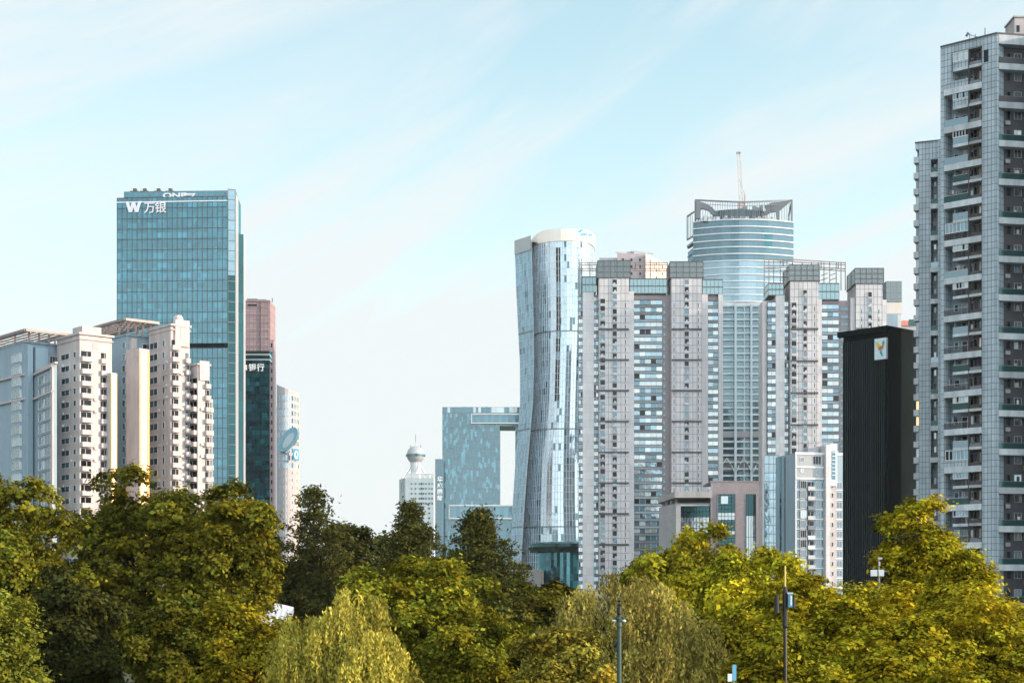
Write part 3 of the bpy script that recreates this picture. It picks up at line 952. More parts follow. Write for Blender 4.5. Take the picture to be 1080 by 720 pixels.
framed(497, 551, 436.5, 447, 3.0)
framed(473.5, 545, 532.3, 547.3, 3.5, 1.0)
crn = MB(); crn.bar(fw.P(fw.S(486), -12, zp(427)), fw.P(fw.S(514), -12, zp(428)), .6, 'steel_pale'); crn.bar(fw.P(fw.S(513), -12, zp(429.2)), fw.P(fw.S(513), -12, zp(426.8)), 1.1, 'steel')
crn.build('roof_machine', t)
b.build('core', t); c_.build('curtain_wall', t); fr_.build('floor_bands', t)

D = 1285
zp = lambda py: Z(py, D)
t = thing('office_building', 'narrow blue glass slab with a column of white lettering beside the gate-shaped block', 'office building', (*XY(463, 1295), 0))
b = MB(); g_ = MB()
fw = Wall(XY(459, D), XY(468, D))
b.prism([fw.xy(0), fw.xy(fw.L), XY(468, D + 12), XY(459, D + 18)], 0, zp(484), 'mid_glass')
grid(g_, fw, 0, fw.L, 0, zp(484), 1.6, 3.6, 0, .15, 'steel', .12, .2)
b.build('core', t); g_.build('mullions', t)
for i, ch in enumerate('华成国际'):
    text(ch, fw, fw.S(461.1), zp(507.2 + i * 6.6), 4.1, 'sign_white', 'sign_letter', t, .3, ext=.15, bold=.12)

# ---------------------------------------------------------------- curved tower
D = 950
zp = lambda py: Z(py, D)
t = thing('curved_tower', 'curved silver glass tower with an hourglass waist and a cream roof band', 'skyscraper', (*XY(582, 975), 0))
ys_ = [236, 262, 300, 340, 380, 420, 450, 490, 530, 580, 620, 640]
lefts = [543.2, 543.4, 544.6, 546.6, 548.6, 548.8, 546.5, 543.5, 541, 538.5, 537, 536.5]
ridge = [560.5, 560.6, 561.5, 562.5, 563, 562, 559.5, 556, 553, 550, 548, 547]
right = [626.5, 626.5, 626, 625, 622, 621, 622, 625, 628, 634, 640, 642]
zs_ = [zp(y) for y in ys_][::-1]
def prof(arr, z): return float(np.interp(z, zs_, arr[::-1]))
NS = 25
def section(z, n=NS):
    l, r, q = prof(lefts, z), prof(ridge, z), prof(right, z)
    pts = []
    p0 = Vector(XY(l, D + 16)); p1 = Vector(XY(r, D + 2))
    for i in range(5): pts.append(p0.lerp(p1, i / 4))
    # rounded drum from the ridge to the right flank (superellipse)
    a = X(q, D + 26); ctr = Vector(((p1.x * .42 + a * .58), D + 30))
    hw = a - ctr.x; hl = ctr.x - p1.x
    dense = []
    for i in range(121):
        th = math.pi * 1.06 + math.pi * 1.0 * i / 120
        c, s_ = math.cos(th), math.sin(th)
        x = (abs(c) ** .8) * (1 if c > 0 else -1); y = (abs(s_) ** .8) * (1 if s_ > 0 else -1)
        dense.append(Vector((ctr.x + (hw if x > 0 else hl) * x, ctr.y + 27 * y)))
    L_a = [0.0]
    for p, q_ in zip(dense, dense[1:]): L_a.append(L_a[-1] + (q_ - p).length)
    for i in range(1, n + 1):      # evenly spaced along the curve
        t_ = L_a[-1] * (i - 1) / (n - 1)
        pts.append(Vector((float(np.interp(t_, L_a, [p.x for p in dense])), float(np.interp(t_, L_a, [p.y for p in dense])))))
    return pts
ztop = zp(253)
levels = list(np.arange(2, ztop, 3.9)) + [ztop]
gl = MB(); fins = MB(); bands = MB(); drk = MB()
rng = random.Random(21)
secs = [section(z) for z in levels]
m_ = len(secs[0])
for k in range(len(levels) - 1):
    s0, s1 = secs[k], secs[k + 1]
    z0, z1 = levels[k], levels[k + 1]
    for i in range(m_ - 1):
        a, c, e, f_ = s0[i], s0[i + 1], s1[i + 1], s1[i]
        hs = 2
        for j in range(hs):
            u0, u1 = j / hs, (j + 1) / hs
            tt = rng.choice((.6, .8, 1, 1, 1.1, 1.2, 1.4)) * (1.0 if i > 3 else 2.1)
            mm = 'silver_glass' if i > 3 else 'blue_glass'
            if rng.random() < .05: mm = 'mid_glass'
            A, Cc = a.lerp(c, u0), a.lerp(c, u1); E, Fq = f_.lerp(e, u1), f_.lerp(e, u0)
            gl.face([(A.x, A.y, z0), (Cc.x, Cc.y, z0), (E.x, E.y, z1), (Fq.x, Fq.y, z1)], mm, tt, [(i * 2 + u0 * 2, z0), (i * 2 + u1 * 2, z0), (i * 2 + u1 * 2, z1), (i * 2 + u0 * 2, z1)])
        nx = Vector((c.y - a.y, -(c.x - a.x))).normalized() if (c - a).length > 1e-6 else Vector((0, -1))
        if 1:
            d_ = .13 if i > 3 else .12
            w_ = .26 if i > 4 else .18
            tv = (c - a).normalized()
            for (bq, tq) in ((a, f_), (a.lerp(c, .5), f_.lerp(e, .5))):
                if (i <= 3 and bq is not a): continue
                o = nx * d_; h = tv * w_ * .5
                q = [bq - h, bq - h + o, bq + h + o, bq + h]; q2 = [tq - h, tq - h + o, tq + h + o, tq + h]
                for u in range(3):
                    fins.face([(q[u].x, q[u].y, z0), (q[u + 1].x, q[u + 1].y, z0), (q2[u + 1].x, q2[u + 1].y, z1), (q2[u].x, q2[u].y, z1)], 'pale_fin')
        big = .6 if k % 14 == 13 else .16
        o = nx * .25
        bands.face([(a.x + o.x, a.y + o.y, z0), (c.x + o.x, c.y + o.y, z0), (c.x + o.x, c.y + o.y, z0 + big), (a.x + o.x, a.y + o.y, z0 + big)], 'pale_fin' if big < .5 else 'steel')
# dark service slot
for k in range(len(levels) - 24, len(levels) - 2):
    s0, s1 = secs[k], secs[k + 1]
    i = min(range(5, m_ - 1), key=lambda j: abs(PCX + F * secs[-1][j].x / secs[-1][j].y - 584.5))
    a, c, e, f_ = s0[i], s0[i + 1], s1[i + 1], s1[i]
    c, e = a.lerp(c, .85), f_.lerp(e, .85)
    nx = Vector((c.y - a.y, -(c.x - a.x))).normalized() * .12
    drk.face([(a.x + nx.x, a.y + nx.y, levels[k]), (c.x + nx.x, c.y + nx.y, levels[k]), (e.x + nx.x, e.y + nx.y, levels[k + 1]), (f_.x + nx.x, f_.y + nx.y, levels[k + 1])], 'window_dark' if rng.random() < .8 else 'mid_glass')
gl.build('curtain_wall', t); fins.build('fins', t); bands.build('floor_bands', t); drk.build('service_slot', t)
# cream crown: a high band round the drum, dropping towards the left wing
cap = MB()
sc_ = section(ztop)
def ctop(i): return zp(251) if i < 3 else ztop + (zp(240.5) - ztop) * min(1, .55 + .12 * (i - 3))
for i in range(m_ - 1):
    a, c = sc_[i], sc_[i + 1]
    nx = Vector((c.y - a.y, -(c.x - a.x))).normalized() * .5
    za, zc_ = (zp(247.5), zp(247.5)) if i < 4 else (min(zp(240), zp(247.5) + (i - 4) * .6), min(zp(240), zp(247.5) + (i - 3) * .6))
    m2 = 'cream_cap' if i >= 4 else 'steel_pale'
    zb_ = ztop if i >= 4 else ztop - 5
    cap.face([(a.x + nx.x, a.y + nx.y, zb_), (c.x + nx.x, c.y + nx.y, zb_), (c.x + nx.x, c.y + nx.y, zc_), (a.x + nx.x, a.y + nx.y, za)], m2)
cap.face([(p.x, p.y, ztop + .5) for p in sc_], 'concrete')
# inner rear rim
c0 = sum((Vector((p.x, p.y)) for p in sc_), Vector((0, 0))) / m_
cap.build('roof_band', t)
rm = MB()
for px, h_ in ((555, 243.5), (613, 239)):
    x, y = XY(px, D + 34)
    z0 = ztop
    rm.box(x - 2, x + 2, y - 2, y + 2, z0, zp(h_ + 1), 'steel_pale'); rm.bar((x - 1, y - 2, zp(h_ + .6)), (x + 5, y - 5, zp(h_ + 1.4)), .8, 'steel')
rm.build('roof_machine', t)
lgw = Wall(XY(606.5, D - 1.2), XY(622, D + 2.4))
text('CapitaLand', lgw, 1.0, zp(249.5), 2.9, 'logo_blue', 'sign_letter', t, 3.2, ext=.15, sx=.62, bold=.08)
ic = MB()
for q in ((.2, 0, 2.4, 1.0), (1.6, .7, 3.2, 1.7)):
    lgw.box(ic, q[0], q[2], zp(246.6) + q[1], zp(246.6) + q[3], 3.0, 3.3, 'logo_blue')
ic.build('sign_letter', t)

# ---------------------------------------------------------------- glass drum with a disc roof at the foot of the curved tower
D = 840
zp = lambda py: Z(py, D)
t = thing('podium_pavilion', 'round teal glass pavilion with an overhanging disc roof at the foot of the curved tower', 'pavilion', (*XY(600, 860), 0))
cx, cy = XY(600, D + 20)
b = MB(); b.lathe(cx, cy, [(15.5, 0), (15.5, zp(580))], 'deep_teal', 48); b.build('core', t)
gl = MB()
rng = random.Random(8)
NN = 60
for i in range(NN):
    a, c = 2 * math.pi * i / NN, 2 * math.pi * (i + 1) / NN
    z = 0
    while z < zp(580):
        z1 = min(z + 3.5, zp(580))
        gl.face([(cx + 15.8 * math.cos(a), cy + 15.8 * math.sin(a), z), (cx + 15.8 * math.cos(c), cy + 15.8 * math.sin(c), z), (cx + 15.8 * math.cos(c), cy + 15.8 * math.sin(c), z1), (cx + 15.8 * math.cos(a), cy + 15.8 * math.sin(a), z1)], 'teal_dark', rng.choice((.5, .7, .8, 1, 1, 1.3, 2.6)))
        z = z1
gl.build('curtain_wall', t)
rf = MB(); rf.lathe(cx, cy, [(15.9, zp(582)), (19.5, zp(581)), (20.6, zp(576)), (20.3, zp(572.5)), (14, zp(570.2)), (.01, zp(569.4))], 'rail_green', 48); rf.build('disc_roof', t)
hw = MB()
lo = Wall(XY(543, D - 6), XY(571, D - 6))
hw.prism([lo.xy(0), lo.xy(lo.L), XY(574, D + 14), XY(543, D + 14)], 0, zp(601), 'grey_stone'); hw.build('terrace_wall', t)
for i, (p0, p1) in enumerate(((547.5, 554), (554.3, 560.5))):
    hg = thing('clipped_hedge', ('left' if i == 0 else 'right') + ' one of two dark rounded bushes on the pavilion terrace', 'bush', (*XY((p0 + p1) / 2, D - 3), zp(601)), 'bushes on the pavilion terrace')
    c3 = np.array([*XY((p0 + p1) / 2, D - 3), zp(599.5)])
    rs = np.random.RandomState(i + 40)
    dd = rs.normal(size=(900, 3)); dd /= np.linalg.norm(dd, axis=1)[:, None]
    P = c3 + dd * np.array([1.7, 1.5, 1.5 + .5 * i]) * rs.uniform(.6, 1.05, (900, 1)); P[:, 2] = np.maximum(P[:, 2], zp(601) + .05)
    tt = rs.normal(size=(900, 3)); tt /= np.linalg.norm(tt, axis=1)[:, None]; bb = np.cross(tt, dd)
    V = np.stack([P + tt * .3, P + bb * .2, P - tt * .3, P - bb * .2], 1).reshape(-1, 3)
    V[:, 2] = np.maximum(V[:, 2], zp(601))
    arr_mesh('foliage', V, 4, ['leaf_hedge'], np.repeat(rs.uniform(.7, 1.3, (900, 1)), 3, 1), hg, hg['_o'])

# ---------------------------------------------------------------- beige block glimpsed behind the lilac tower
D = 800
zp = lambda py: Z(py, D)
t = thing('rooftop_block', 'apartment tower top in warm beige stone glimpsed behind the wide lilac tower', 'apartment building', (*XY(665, 815), 0))
b = MB(); wins = []
fw = Wall(XY(651, D), XY(681, D + 1)); rw = Wall(XY(681, D - 2), XY(703, D + 22))
b.prism([fw.xy(0), fw.xy(fw.L), XY(690, D + 26), XY(651, D + 26)], 0, zp(267), 'mauve_tile', 1.3)
b.prism([rw.xy(0), rw.xy(rw.L), XY(696, D + 34), XY(682, D + 26)], 0, zp(268.5), 'sunlit_stone')  # right face carries the sun's warm tone in its colour
lw_ = Wall(XY(632, D + 2), XY(651, D + 2))
b.prism([lw_.xy(0), lw_.xy(lw_.L), XY(651, D + 20), XY(632, D + 20)], 0, zp(271), 'grey_stone')
for z in floors(zp(272), 3.2, zp(330)):
    for a in (.2, .5, .8): wins.append(fw.window(fw.L * a - .6, fw.L * a + .6, z - 1.6, z, 'window_dark', 'grey_stone', d=.03)); wins.append(rw.window(rw.L * a - .7, rw.L * a + .7, z - 1.6, z, 'window_dark', 'sunlit_stone', d=.03))
rf = MB()
rf.bar(fw.P(-.5, -2, zp(265)), fw.P(fw.L * .35, -2, zp(266)), .6, 'steel_pale'); rf.bar(fw.P(fw.L * .5, -2, zp(263.5)), fw.P(fw.L + 4, -2, zp(266)), .6, 'steel_pale')
rf.box(*[fw.xy(fw.L * .35)[0], fw.xy(fw.L * .6)[0]], D + 3, D + 12, zp(268), zp(264), 'grey_stone')
b.build('wall', t); many('window', wins, t); rf.build('roof_frame', t)

# ---------------------------------------------------------------- lilac residential towers
def resi_tower(label, D, x0, x1, piers, bays, plains, links, ztop_wall, frame, dark=()):
    """piers: (px0,px1,penthouse top py,wall top py,window cols[(p0,p1,top py)],slits); bays: (px0,px1,top py,out)
    plains: (px0,px1,top py,out); links: glazed roof storeys (px0,px1,py0,py1)"""
    zp = lambda py: Z(py, D)
    FHt = 7.75 / F * 690
    t = thing('apartment_tower', label, 'apartment building', (*XY((x0 + x1) / 2, D + 14), 0))
    fw = Wall(XY(x0, D), XY(x1, D))
    core = MB(); pn = MB(); bw = []; sw = []; bm = []; strs = []
    core.prism([fw.xy(0), fw.xy(fw.L), XY(x1 - 2, D + 26), XY(x0 + 2, D + 26)], 0, zp(ztop_wall), 'mauve_tile')
    for p0, p1, pyp, pyw, cols, slits in piers:
        fw.pbox(pn, p0, p1, 0, zp(pyw), -14, 3.4, 'lilac_panel', back=True)
        a0, a1 = fw.S(p0 - 1.2), fw.S(p1 + 1.2)
        ph = MB(); ln = MB()
        fw.box(ph, a0, a1, zp(pyw) + .3, zp(pyp), -13, 3.0, 'penthouse_glass', back=True)
        fw.box(ln, a0 - .2, a1 + .2, zp(pyw) - .15, zp(pyw) + .25, -13, 3.6, 'dark_line')
        n = 5
        for i in range(n + 1):
            c = a0 + (a1 - a0) * i / n
            fw.box(ln, c - .12, c + .12, zp(pyw) + .3, zp(pyp), 3.0, 3.2, 'dark_line')
        for i in range(1, 4):
            zz = zp(pyw) + (zp(pyp) - zp(pyw)) * i / 3
            fw.box(ln, a0, a1, zz - .12, zz + .12, 3.0, 3.19, 'dark_line')
        ln.build('frame', ph.build('penthouse', t))
        for c0, c1, cy_ in cols:
            for z in floors(zp(cy_), FHt, 3):
                bw.append(fw_window(fw, c0, c1, z, 3.4))
        for c in slits:
            for z in floors(zp(pyw + 26), FHt, 3):
                mb = MB(); fw.pbox(mb, c - .35, c + .35, z - 2.0, z - .3, 3.4, 3.43, 'window_dark'); sw.append(mb)
        k = 0
        for z in floors(zp(348.5), FHt * 4.16, 20):
            if z < zp(pyw) - 6:
                mb = MB(); fw.pbox(mb, p0 + .4, p1 - .4, z - .3, z + .3, 3.4, 4.0, 'dark_line'); strs.append(mb)
    for p0, p1, py, out in plains:
        fw.pbox(pn, p0, p1, 0, zp(py), -10, out, 'lilac_plain', back=True)
    for p0, p1, py, out in bays:
        a0, a1 = fw.S(p0), fw.S(p1)
        nb = max(2, round((a1 - a0) / 2.2))
        for z in floors(zp(py), FHt, 3):
            mb = MB()
            fw.box(mb, a0, a1, z - FHt, z - FHt + .85, 0, out + .15, 'steel', random.choice((.9, 1.3, 1.6)))
            fw.box(mb, a0, a1, z - FHt + .85, z - FHt + 1.02, 0, out + .35, 'dark_line')
            fw.box(mb, a0, a1, z - .22, z, 0, out + .35, 'dark_line')
            for i in range(nb):
                c0, c1 = a0 + (a1 - a0) * i / nb, a0 + (a1 - a0) * (i + 1) / nb
                tt = random.choice((.5, .8, 1, 1, 1.2, 1.7, 2.0)); mm = random.choice(('pale_glass', 'pale_glass', 'blue_glass', 'mid_glass')) if random.random() < .93 else 'window_dark'
                fw.pane(mb, c0, c1, z - FHt + 1.02, z - .22, out, mm, tt)
                fw.box(mb, c0 - .07, c0 + .07, z - FHt + 1.02, z - .22, out, out + .12, 'steel_pale')
            for aa in (a0, a1):
                mb.face([fw.P(aa, 0, z - FHt + 1.0), fw.P(aa, out, z - FHt + 1.0), fw.P(aa, out, z - .2), fw.P(aa, 0, z - .2)], 'mid_glass')
            bm.append(mb)
    for p0, p1, py0, py1 in links:
        ph = MB(); ln = MB()
        fw.pbox(ph, p0, p1, zp(py1), zp(py0), -12, .9, 'pent_teal_glass', back=True)
        for q in (py0, (py0 + py1) / 2, py1): fw.pbox(ln, p0, p1, zp(q) - .12, zp(q) + .2, -11.9, 1.1, 'dark_line')
        nn = max(2, round((fw.S(p1) - fw.S(p0)) / 1.5))
        for i in range(nn + 1): c = fw.S(p0) + (fw.S(p1) - fw.S(p0)) * i / nn; fw.box(ln, c - .06, c + .06, zp(py1), zp(py0), .9, 1.02, 'dark_line')
        ln.build('frame', ph.build('roof_storey', t))
    for p0, p1, py in dark:
        for z in floors(zp(py), FHt, 3):
            mb = fw.window(fw.S(p0 + .6), fw.S(p1 - .6), z - 2.1, z - .6, 'mid_glass', 'steel', d=.05); bw.append(mb)
    core.build('wall', t); pn.build('pier', t); many('string_course', strs, t)
    many('window', bw, t); many('slit_window', sw, t); many('glazed_bay', bm, t)
    pf = MB()
    for seg in frame:
        pf.bar((X(seg[0], D + seg[2]), D + seg[2], zp(seg[1])), (X(seg[3], D + seg[5]), D + seg[5], zp(seg[4])), .32, 'steel_brown')
    pf.build('roof_frame', t)
    return t
def fw_window(fw, c0, c1, z, d):
    mb = MB()
    a0, a1 = fw.S(c0), fw.S(c1)
    m = random.choice(('window_dark', 'window_dark', 'window_dark', 'window_glass', 'mid_glass'))
    fw.pane(mb, a0, a1, z - 2.2, z - .25, d + .02, m)
    fw.box(mb, a0, a1, z - 2.95, z - 2.2, d, d + .5, 'steel_pale', random.choice((.7, .9, 1.1)))
    fw.box(mb, a0 - .1, a1 + .1, z - .3, z - .12, d, d + .3, 'lilac_plain')
    fw.box(mb, a0 - .15, a0, z - 2.95, z - .3, d, d + .3, 'lilac_plain'); fw.box(mb, a1, a1 + .15, z - 2.95, z - .3, d, d + .3, 'lilac_plain')
    if random.random() < .5:
        c = a0 + (a1 - a0) * random.random() * .6
        fw.box(mb, c, c + .75, z - 2.2, z - 1.6, d + .03, d + .45, 'white_trim', .8)
    return mb
fr = []
for dz_ in (4, 16):
    fr += [(611, 275, dz_, 704, 275, dz_), (611, 277.2, dz_, 704, 277.2, dz_)]
    for px in (611, 622, 635, 648, 661, 674, 686, 695, 704): fr.append((px, 275, dz_, px, 312 if px in (611, 704) else 296, dz_))
for px in (611, 630, 650, 670, 690, 704): fr.append((px, 275, 4, px, 275, 16))
fr += [(611, 286, 4, 611, 286, 16), (664, 286, 16, 704, 286, 16)]
resi_tower('wide lilac twin pier apartment tower in front of the curved tower', 690, 610, 762,
    [(631, 663, 276.5, 294.5, [(632.6, 637.6, 316), (645.5, 650, 295.8)], (659,)),
     (707, 739.5, 277.5, 294.5, [(721, 725.5, 296)], (710, 735.5))],
    [(610.3, 614.3, 313, 1.2), (626.3, 630.6, 313, .9), (668.5, 698, 316.5, .9), (746.5, 757, 317.5, 1.0)],
    [(614.4, 626.2, 309, 1.6), (663.1, 668.3, 308, 1.8), (739.6, 746.2, 311, 1.4), (757.2, 762, 311, 1.8)],
    [(614, 628.5, 292.5, 308.8), (664.2, 703, 294.5, 310), (740.8, 762, 295.5, 311)], 311,
    fr, dark=[(698.6, 702.6, 318)])
fr = []
for dz_ in (2, 14):
    fr += [(806, 272.6, dz_, 835, 272.6, dz_), (835, 272.6, dz_, 891.5, 276, dz_), (806, 275, dz_, 835, 275, dz_), (835, 275, dz_, 891.5, 278.3, dz_), (806, 285, dz_, 832, 285, dz_)]
    for px in (806, 811, 816, 823, 830, 863, 869, 875, 882, 887, 891.5): fr.append((px, 273 if px < 836 else 275.5, dz_, px, 312 if px < 812 else 299, dz_))
for px in (806, 816, 826, 836, 846, 856, 866, 875, 884, 891.5): fr.append((px, 273 if px < 836 else 275.5, 2, px, 273 if px < 836 else 275.5, 14))
for px in (866, 875):
    for py in (281, 287, 292): fr.append((px, py + 2.5, 2, px + 7, py, 2))
resi_tower('lilac apartment tower with a wire roof frame between the crane tower and the black block', 665, 804, 934,
    [(832, 861.5, 281, 298, [(833.2, 838.3, 320), (845.5, 849.3, 307)], (857.5,)),
     (901, 929, 284.5, 301, [(913.6, 917.4, 309)], (907, 925))],
    [(809, 817.3, 319, 1.6), (827, 831.6, 318, .6), (866.5, 884, 321, .9)],
    [(804, 808.5, 318, .2), (817.4, 826.8, 312.5, 1.8), (861.6, 866.2, 316, 1.2), (896, 900.8, 315, 2.0), (929.2, 934, 317, 2.0)],
    [(810, 826, 299.5, 312), (862.3, 884.5, 299.5, 316.5)], 317,
    fr, dark=[(885.5, 895.5, 322)])
D = 700
zp = lambda py: Z(py, D)
t = thing('apartment_tower', 'narrow lilac apartment tower just left of the big grey tower, mostly hidden', 'apartment building', (*XY(942, 712), 0))
b = MB(); wins = []
fw = Wall(XY(933, D), XY(950.5, D))
fw.box(b, 0, fw.L, 0, zp(331), -18, 0, 'lilac_plain', back=True); fw.box(b, .6, fw.L + .2, zp(331), zp(319), -14, .25, 'cream_cap', .8, back=True)
b.build('wall', t)
ph = MB(); fw.box(ph, .6, fw.L + .2, zp(318.6), zp(296.5), -13, .2, 'penthouse_glass', back=True); ph.build('penthouse', t)
bb_ = MB(); fw.pbox(bb_, 933.5, 945, zp(352), zp(332), .3, 3, 'blue_wall'); bb_.build('blue_plant_room', t)
D = 720
zp = lambda py: Z(py, D)
t = thing('far_roof', 'low distant block with a pinkish red roof edge beside the big grey tower', 'building', (*XY(956, 730), 0))
b = MB(); b.prism([XY(948, D), XY(966, D), XY(968, D + 14), XY(949, D + 14)], 0, zp(343.5), 'grey_stone'); b.build('wall', t)
b = MB(); b.prism([XY(947.5, D - .5), XY(958, D - .5), XY(959, D + 14.5), XY(948.5, D + 14.5)], zp(343.5), zp(338.2), 'crane_red', 1.2); b.prism([XY(958.3, D - .5), XY(966.5, D - .5), XY(968.5, D + 14.5), XY(959, D + 14.5)], zp(343.5), zp(337), 'rail_green'); b.build('roof', t)

# ---------------------------------------------------------------- banded blue tower with the crane
D = 900
zp = lambda py: Z(py, D)
t = thing('banded_tower', 'tall blue glass tower with white floor bands and an open steel crown', 'skyscraper', (*XY(782, 925), 0))
def arc(p0, p1, d, bulge, n, dd=0):
    """plan curve that bulges towards the viewer"""
    pts = []
    for i in range(n + 1):
        u = i / n
        px = p0 + (p1 - p0) * u
        dep = d - bulge * (1 - (2 * u - 1) ** 2) + dd
        pts.append(XY(px, dep))
    return pts
front = arc(731, 837, D + 8, 7, 24)
front_in = arc(731, 837, D + 8, 7, 24, .5)
gl = MB(); bd = MB(); core = MB(); br = MB()
zt, zm = zp(231), zp(317.5)
rng = random.Random(31)
core.prism(front_in + [XY(832, D + 44), XY(735, D + 44)], 0, zt - .5, 'mid_glass', .8)
bandz = [zt - i * (zt - zm) / 12 for i in range(13)]
for i in range(24):
    a, c = front[i], front[i + 1]
    for k in range(12):
        for j in range(4):
            u0, u1 = j / 4, (j + 1) / 4
            p = [(a[0] + (c[0] - a[0]) * u, a[1] + (c[1] - a[1]) * u) for u in (u0, u1)]
            mm = 'teal_dark' if (k in (2, 3) and 17 <= i <= 18) else ('blue_glass' if k > 5 else 'mid_glass')
            gl.face([(*p[0], bandz[k + 1]), (*p[1], bandz[k + 1]), (*p[1], bandz[k]), (*p[0], bandz[k])], mm, rng.choice((.75, .84, .92, 1.0)) * (1.0 if mm == 'mid_glass' else .7))
for k, z in enumerate(bandz):
    o = arc(730.8, 837.2, D + 7.4, 7, 24)
    for i in range(24):
        a, c = o[i], o[i + 1]; e, f_ = front[i], front[i + 1]
        bd.face([(*a, z - .3), (*c, z - .3), (*c, z + .3), (*a, z + .3)], 'white_trim')
        bd.face([(*e, z - .3), (*f_, z - .3), (*c, z - .3), (*a, z - .3)], 'white_trim'); bd.face([(*a, z + .3), (*c, z + .3), (*f_, z + .3), (*e, z + .3)], 'white_trim')
# lower zone: deep white grid
lw_ = Wall(XY(755, D + 1.6), XY(812, D + 1.6))
zl0 = zp(505)
k = 0
zs = []
z = zp(322.5)
while z > 3:
    zs.append(z); z -= 7.15 / F * D
lw_.box(bd, 0, lw_.L, zp(322), zm - .5, 0, .6, 'steel_pale')
for z in zs:
    lw_.box(bd, 0, lw_.L, z - .5, z + .5, 0, 1.5, 'pale_grid')
    h_ = 7.15 / F * D
    for p0, p1 in ((755, 762), (762.3, 774), (777.4, 783.6), (785, 790.6), (794, 804), (804.4, 812)):
        gl.face([lw_.P(lw_.S(p0), .1, z - h_), lw_.P(lw_.S(p1), .1, z - h_), lw_.P(lw_.S(p1), .1, z), lw_.P(lw_.S(p0), .1, z)], 'mid_glass', rng.choice((.5, .6, .8, 1.0)))
for p0, p1, dd in ((774.1, 776.6, 1.9), (783.9, 785, 1.4), (790.9, 793.2, 1.9), (761, 762.1, 1.6), (804, 804.7, 1.6)):
    lw_.pbox(bd, p0, p1, 2, zp(321), 0, dd, 'pale_grid')
lw_.pbox(bd, 755, 812, zp(461), zp(454.5), 0, 1.7, 'steel')
for px in (766, 784, 802):
    lw_.pbox(br, px - 9, px + 9, zp(497), zp(482.5), .2, .6, 'steel', .6)
    for s_ in (-1, 1):
        br.bar(lw_.P(lw_.S(px), 2.0, zp(483)), lw_.P(lw_.S(px + s_ * 4), 2.0, zp(489)), .5, 'pale_grid')
        br.bar(lw_.P(lw_.S(px + 9 + s_ * 1), 2.0, zp(497)), lw_.P(lw_.S(px + 9 + s_ * 4), 2.0, zp(490.5)), .5, 'pale_grid')
    br.bar(lw_.P(lw_.S(px - 2), 2.0, zp(487)), lw_.P(lw_.S(px + 2), 2.0, zp(487)), .4, 'pale_grid')
core.build('core', t); gl.build('curtain_wall', t); bd.build('floor_bands', t); br.build('brace', t)
# side fins at the left
sf = MB()
sf.prism([XY(725.5, D + 24), XY(731, D + 12), XY(733, D + 40), XY(728, D + 44)], 0, zp(256), 'mid_glass', 1.4)
for k in range(10): sf.prism([XY(724.8, D + 23), XY(731, D + 11), XY(732, D + 22), XY(728, D + 30)], zp(262 + k * 7.2), zp(261.1 + k * 7.2), 'pale_grid', bottom=True)
for p in ((724.8, 218.3), (724.8, 243.5)):
    sf.bar((*XY(p[0], D + 22), zp(p[1])), (*XY(732, D + 10), zp(p[1] + .5)), .7, 'steel')
for px in (724.8, 726.5, 728.2, 730): sf.bar((*XY(px, D + 20), zp(218.3)), (*XY(px, D + 20), zp(243.5)), .55 if px < 725 else .25, 'steel')
sf.prism([XY(724.5, D + 24), XY(731, D + 12), XY(732, D + 20), XY(726, D + 28)], zp(251), zp(248.8), 'steel', bottom=True)
sf.build('side_fin', t)
# crown
cr = MB()
def ctopy(px): u = (px - 784) / 51.0; return 212.6 - 5.2 * abs(u) ** 1.7
pxs = list(np.linspace(733.5, 835, 40))
cf = lambda px, dd=0: XY(px, D + 8 - 7 * (1 - ((px - 784) / 53) ** 2) + dd)
for i, px in enumerate(pxs):
    w_ = .9 if i in (0, 39) else .22
    cr.bar((*cf(px), zt), (*cf(px), zp(ctopy(px))), w_, 'steel')
    if i < 39:
        q = pxs[i + 1]
        cr.bar((*cf(px), zp(ctopy(px))), (*cf(q), zp(ctopy(q))), .75, 'steel')
        cr.bar((*cf(px), zp(ctopy(px) + 4)), (*cf(q), zp(ctopy(q) + 4)), .25, 'steel')
# rear and side frames of the same screen
for px in (733.5, 835):
    cr.bar((*XY(px, D + 9), zp(207.4)), (*XY(px * .94 + 784 * .06, D + 42), zp(208)), .8, 'steel'); cr.bar((*XY(px * .94 + 784 * .06, D + 42), zt), (*XY(px * .94 + 784 * .06, D + 42), zp(208)), .8, 'steel')
# curved gusset trusses either side of the plant room
def gusset(pairs, d0, d1):
    a = [(*XY(px, D + d0), zp(py)) for px, py in pairs]; c = [(*XY(px, D + d1), zp(py)) for px, py in pairs]
    n = len(a)
    cr.face(a, 'steel', .75)
    for i in range(n):
        j = (i + 1) % n
        cr.face([a[i], c[i], c[j], a[j]], 'steel', .75)
gL = [(733.5, 208), (738, 210.5), (745, 213), (751, 216.5), (755, 221.5), (755.5, 225.5), (751, 224.5), (747, 220), (741, 218), (738.5, 219), (738.5, 229), (733.5, 229)]
gR = [(835, 208.5), (824, 210.8), (814, 212), (806, 215), (808, 219.5), (802, 225.5), (807, 226), (812, 222), (818, 221), (819, 229.5), (821.5, 229.5), (822, 220)]
gusset(gL, 4, 6); gusset(gR, 4, 6)
cr.build('steel_crown', t)
pr_ = MB()
pwf = arc(752, 806, D + 12, 5, 14)
pr_.prism(pwf + [XY(802, D + 36), XY(756, D + 36)], zt - .4, zp(217.5), 'deep_teal')
for i in range(14):
    for j in range(3):
        u = j / 3
        x = pwf[i][0] + (pwf[i + 1][0] - pwf[i][0]) * u; y = pwf[i][1] + (pwf[i + 1][1] - pwf[i][1]) * u
        pr_.bar((x, y - .2, zp(226)), (x, y - .2, zp(217.2)), .35, 'steel' if (i + j) % 3 else 'mid_glass')
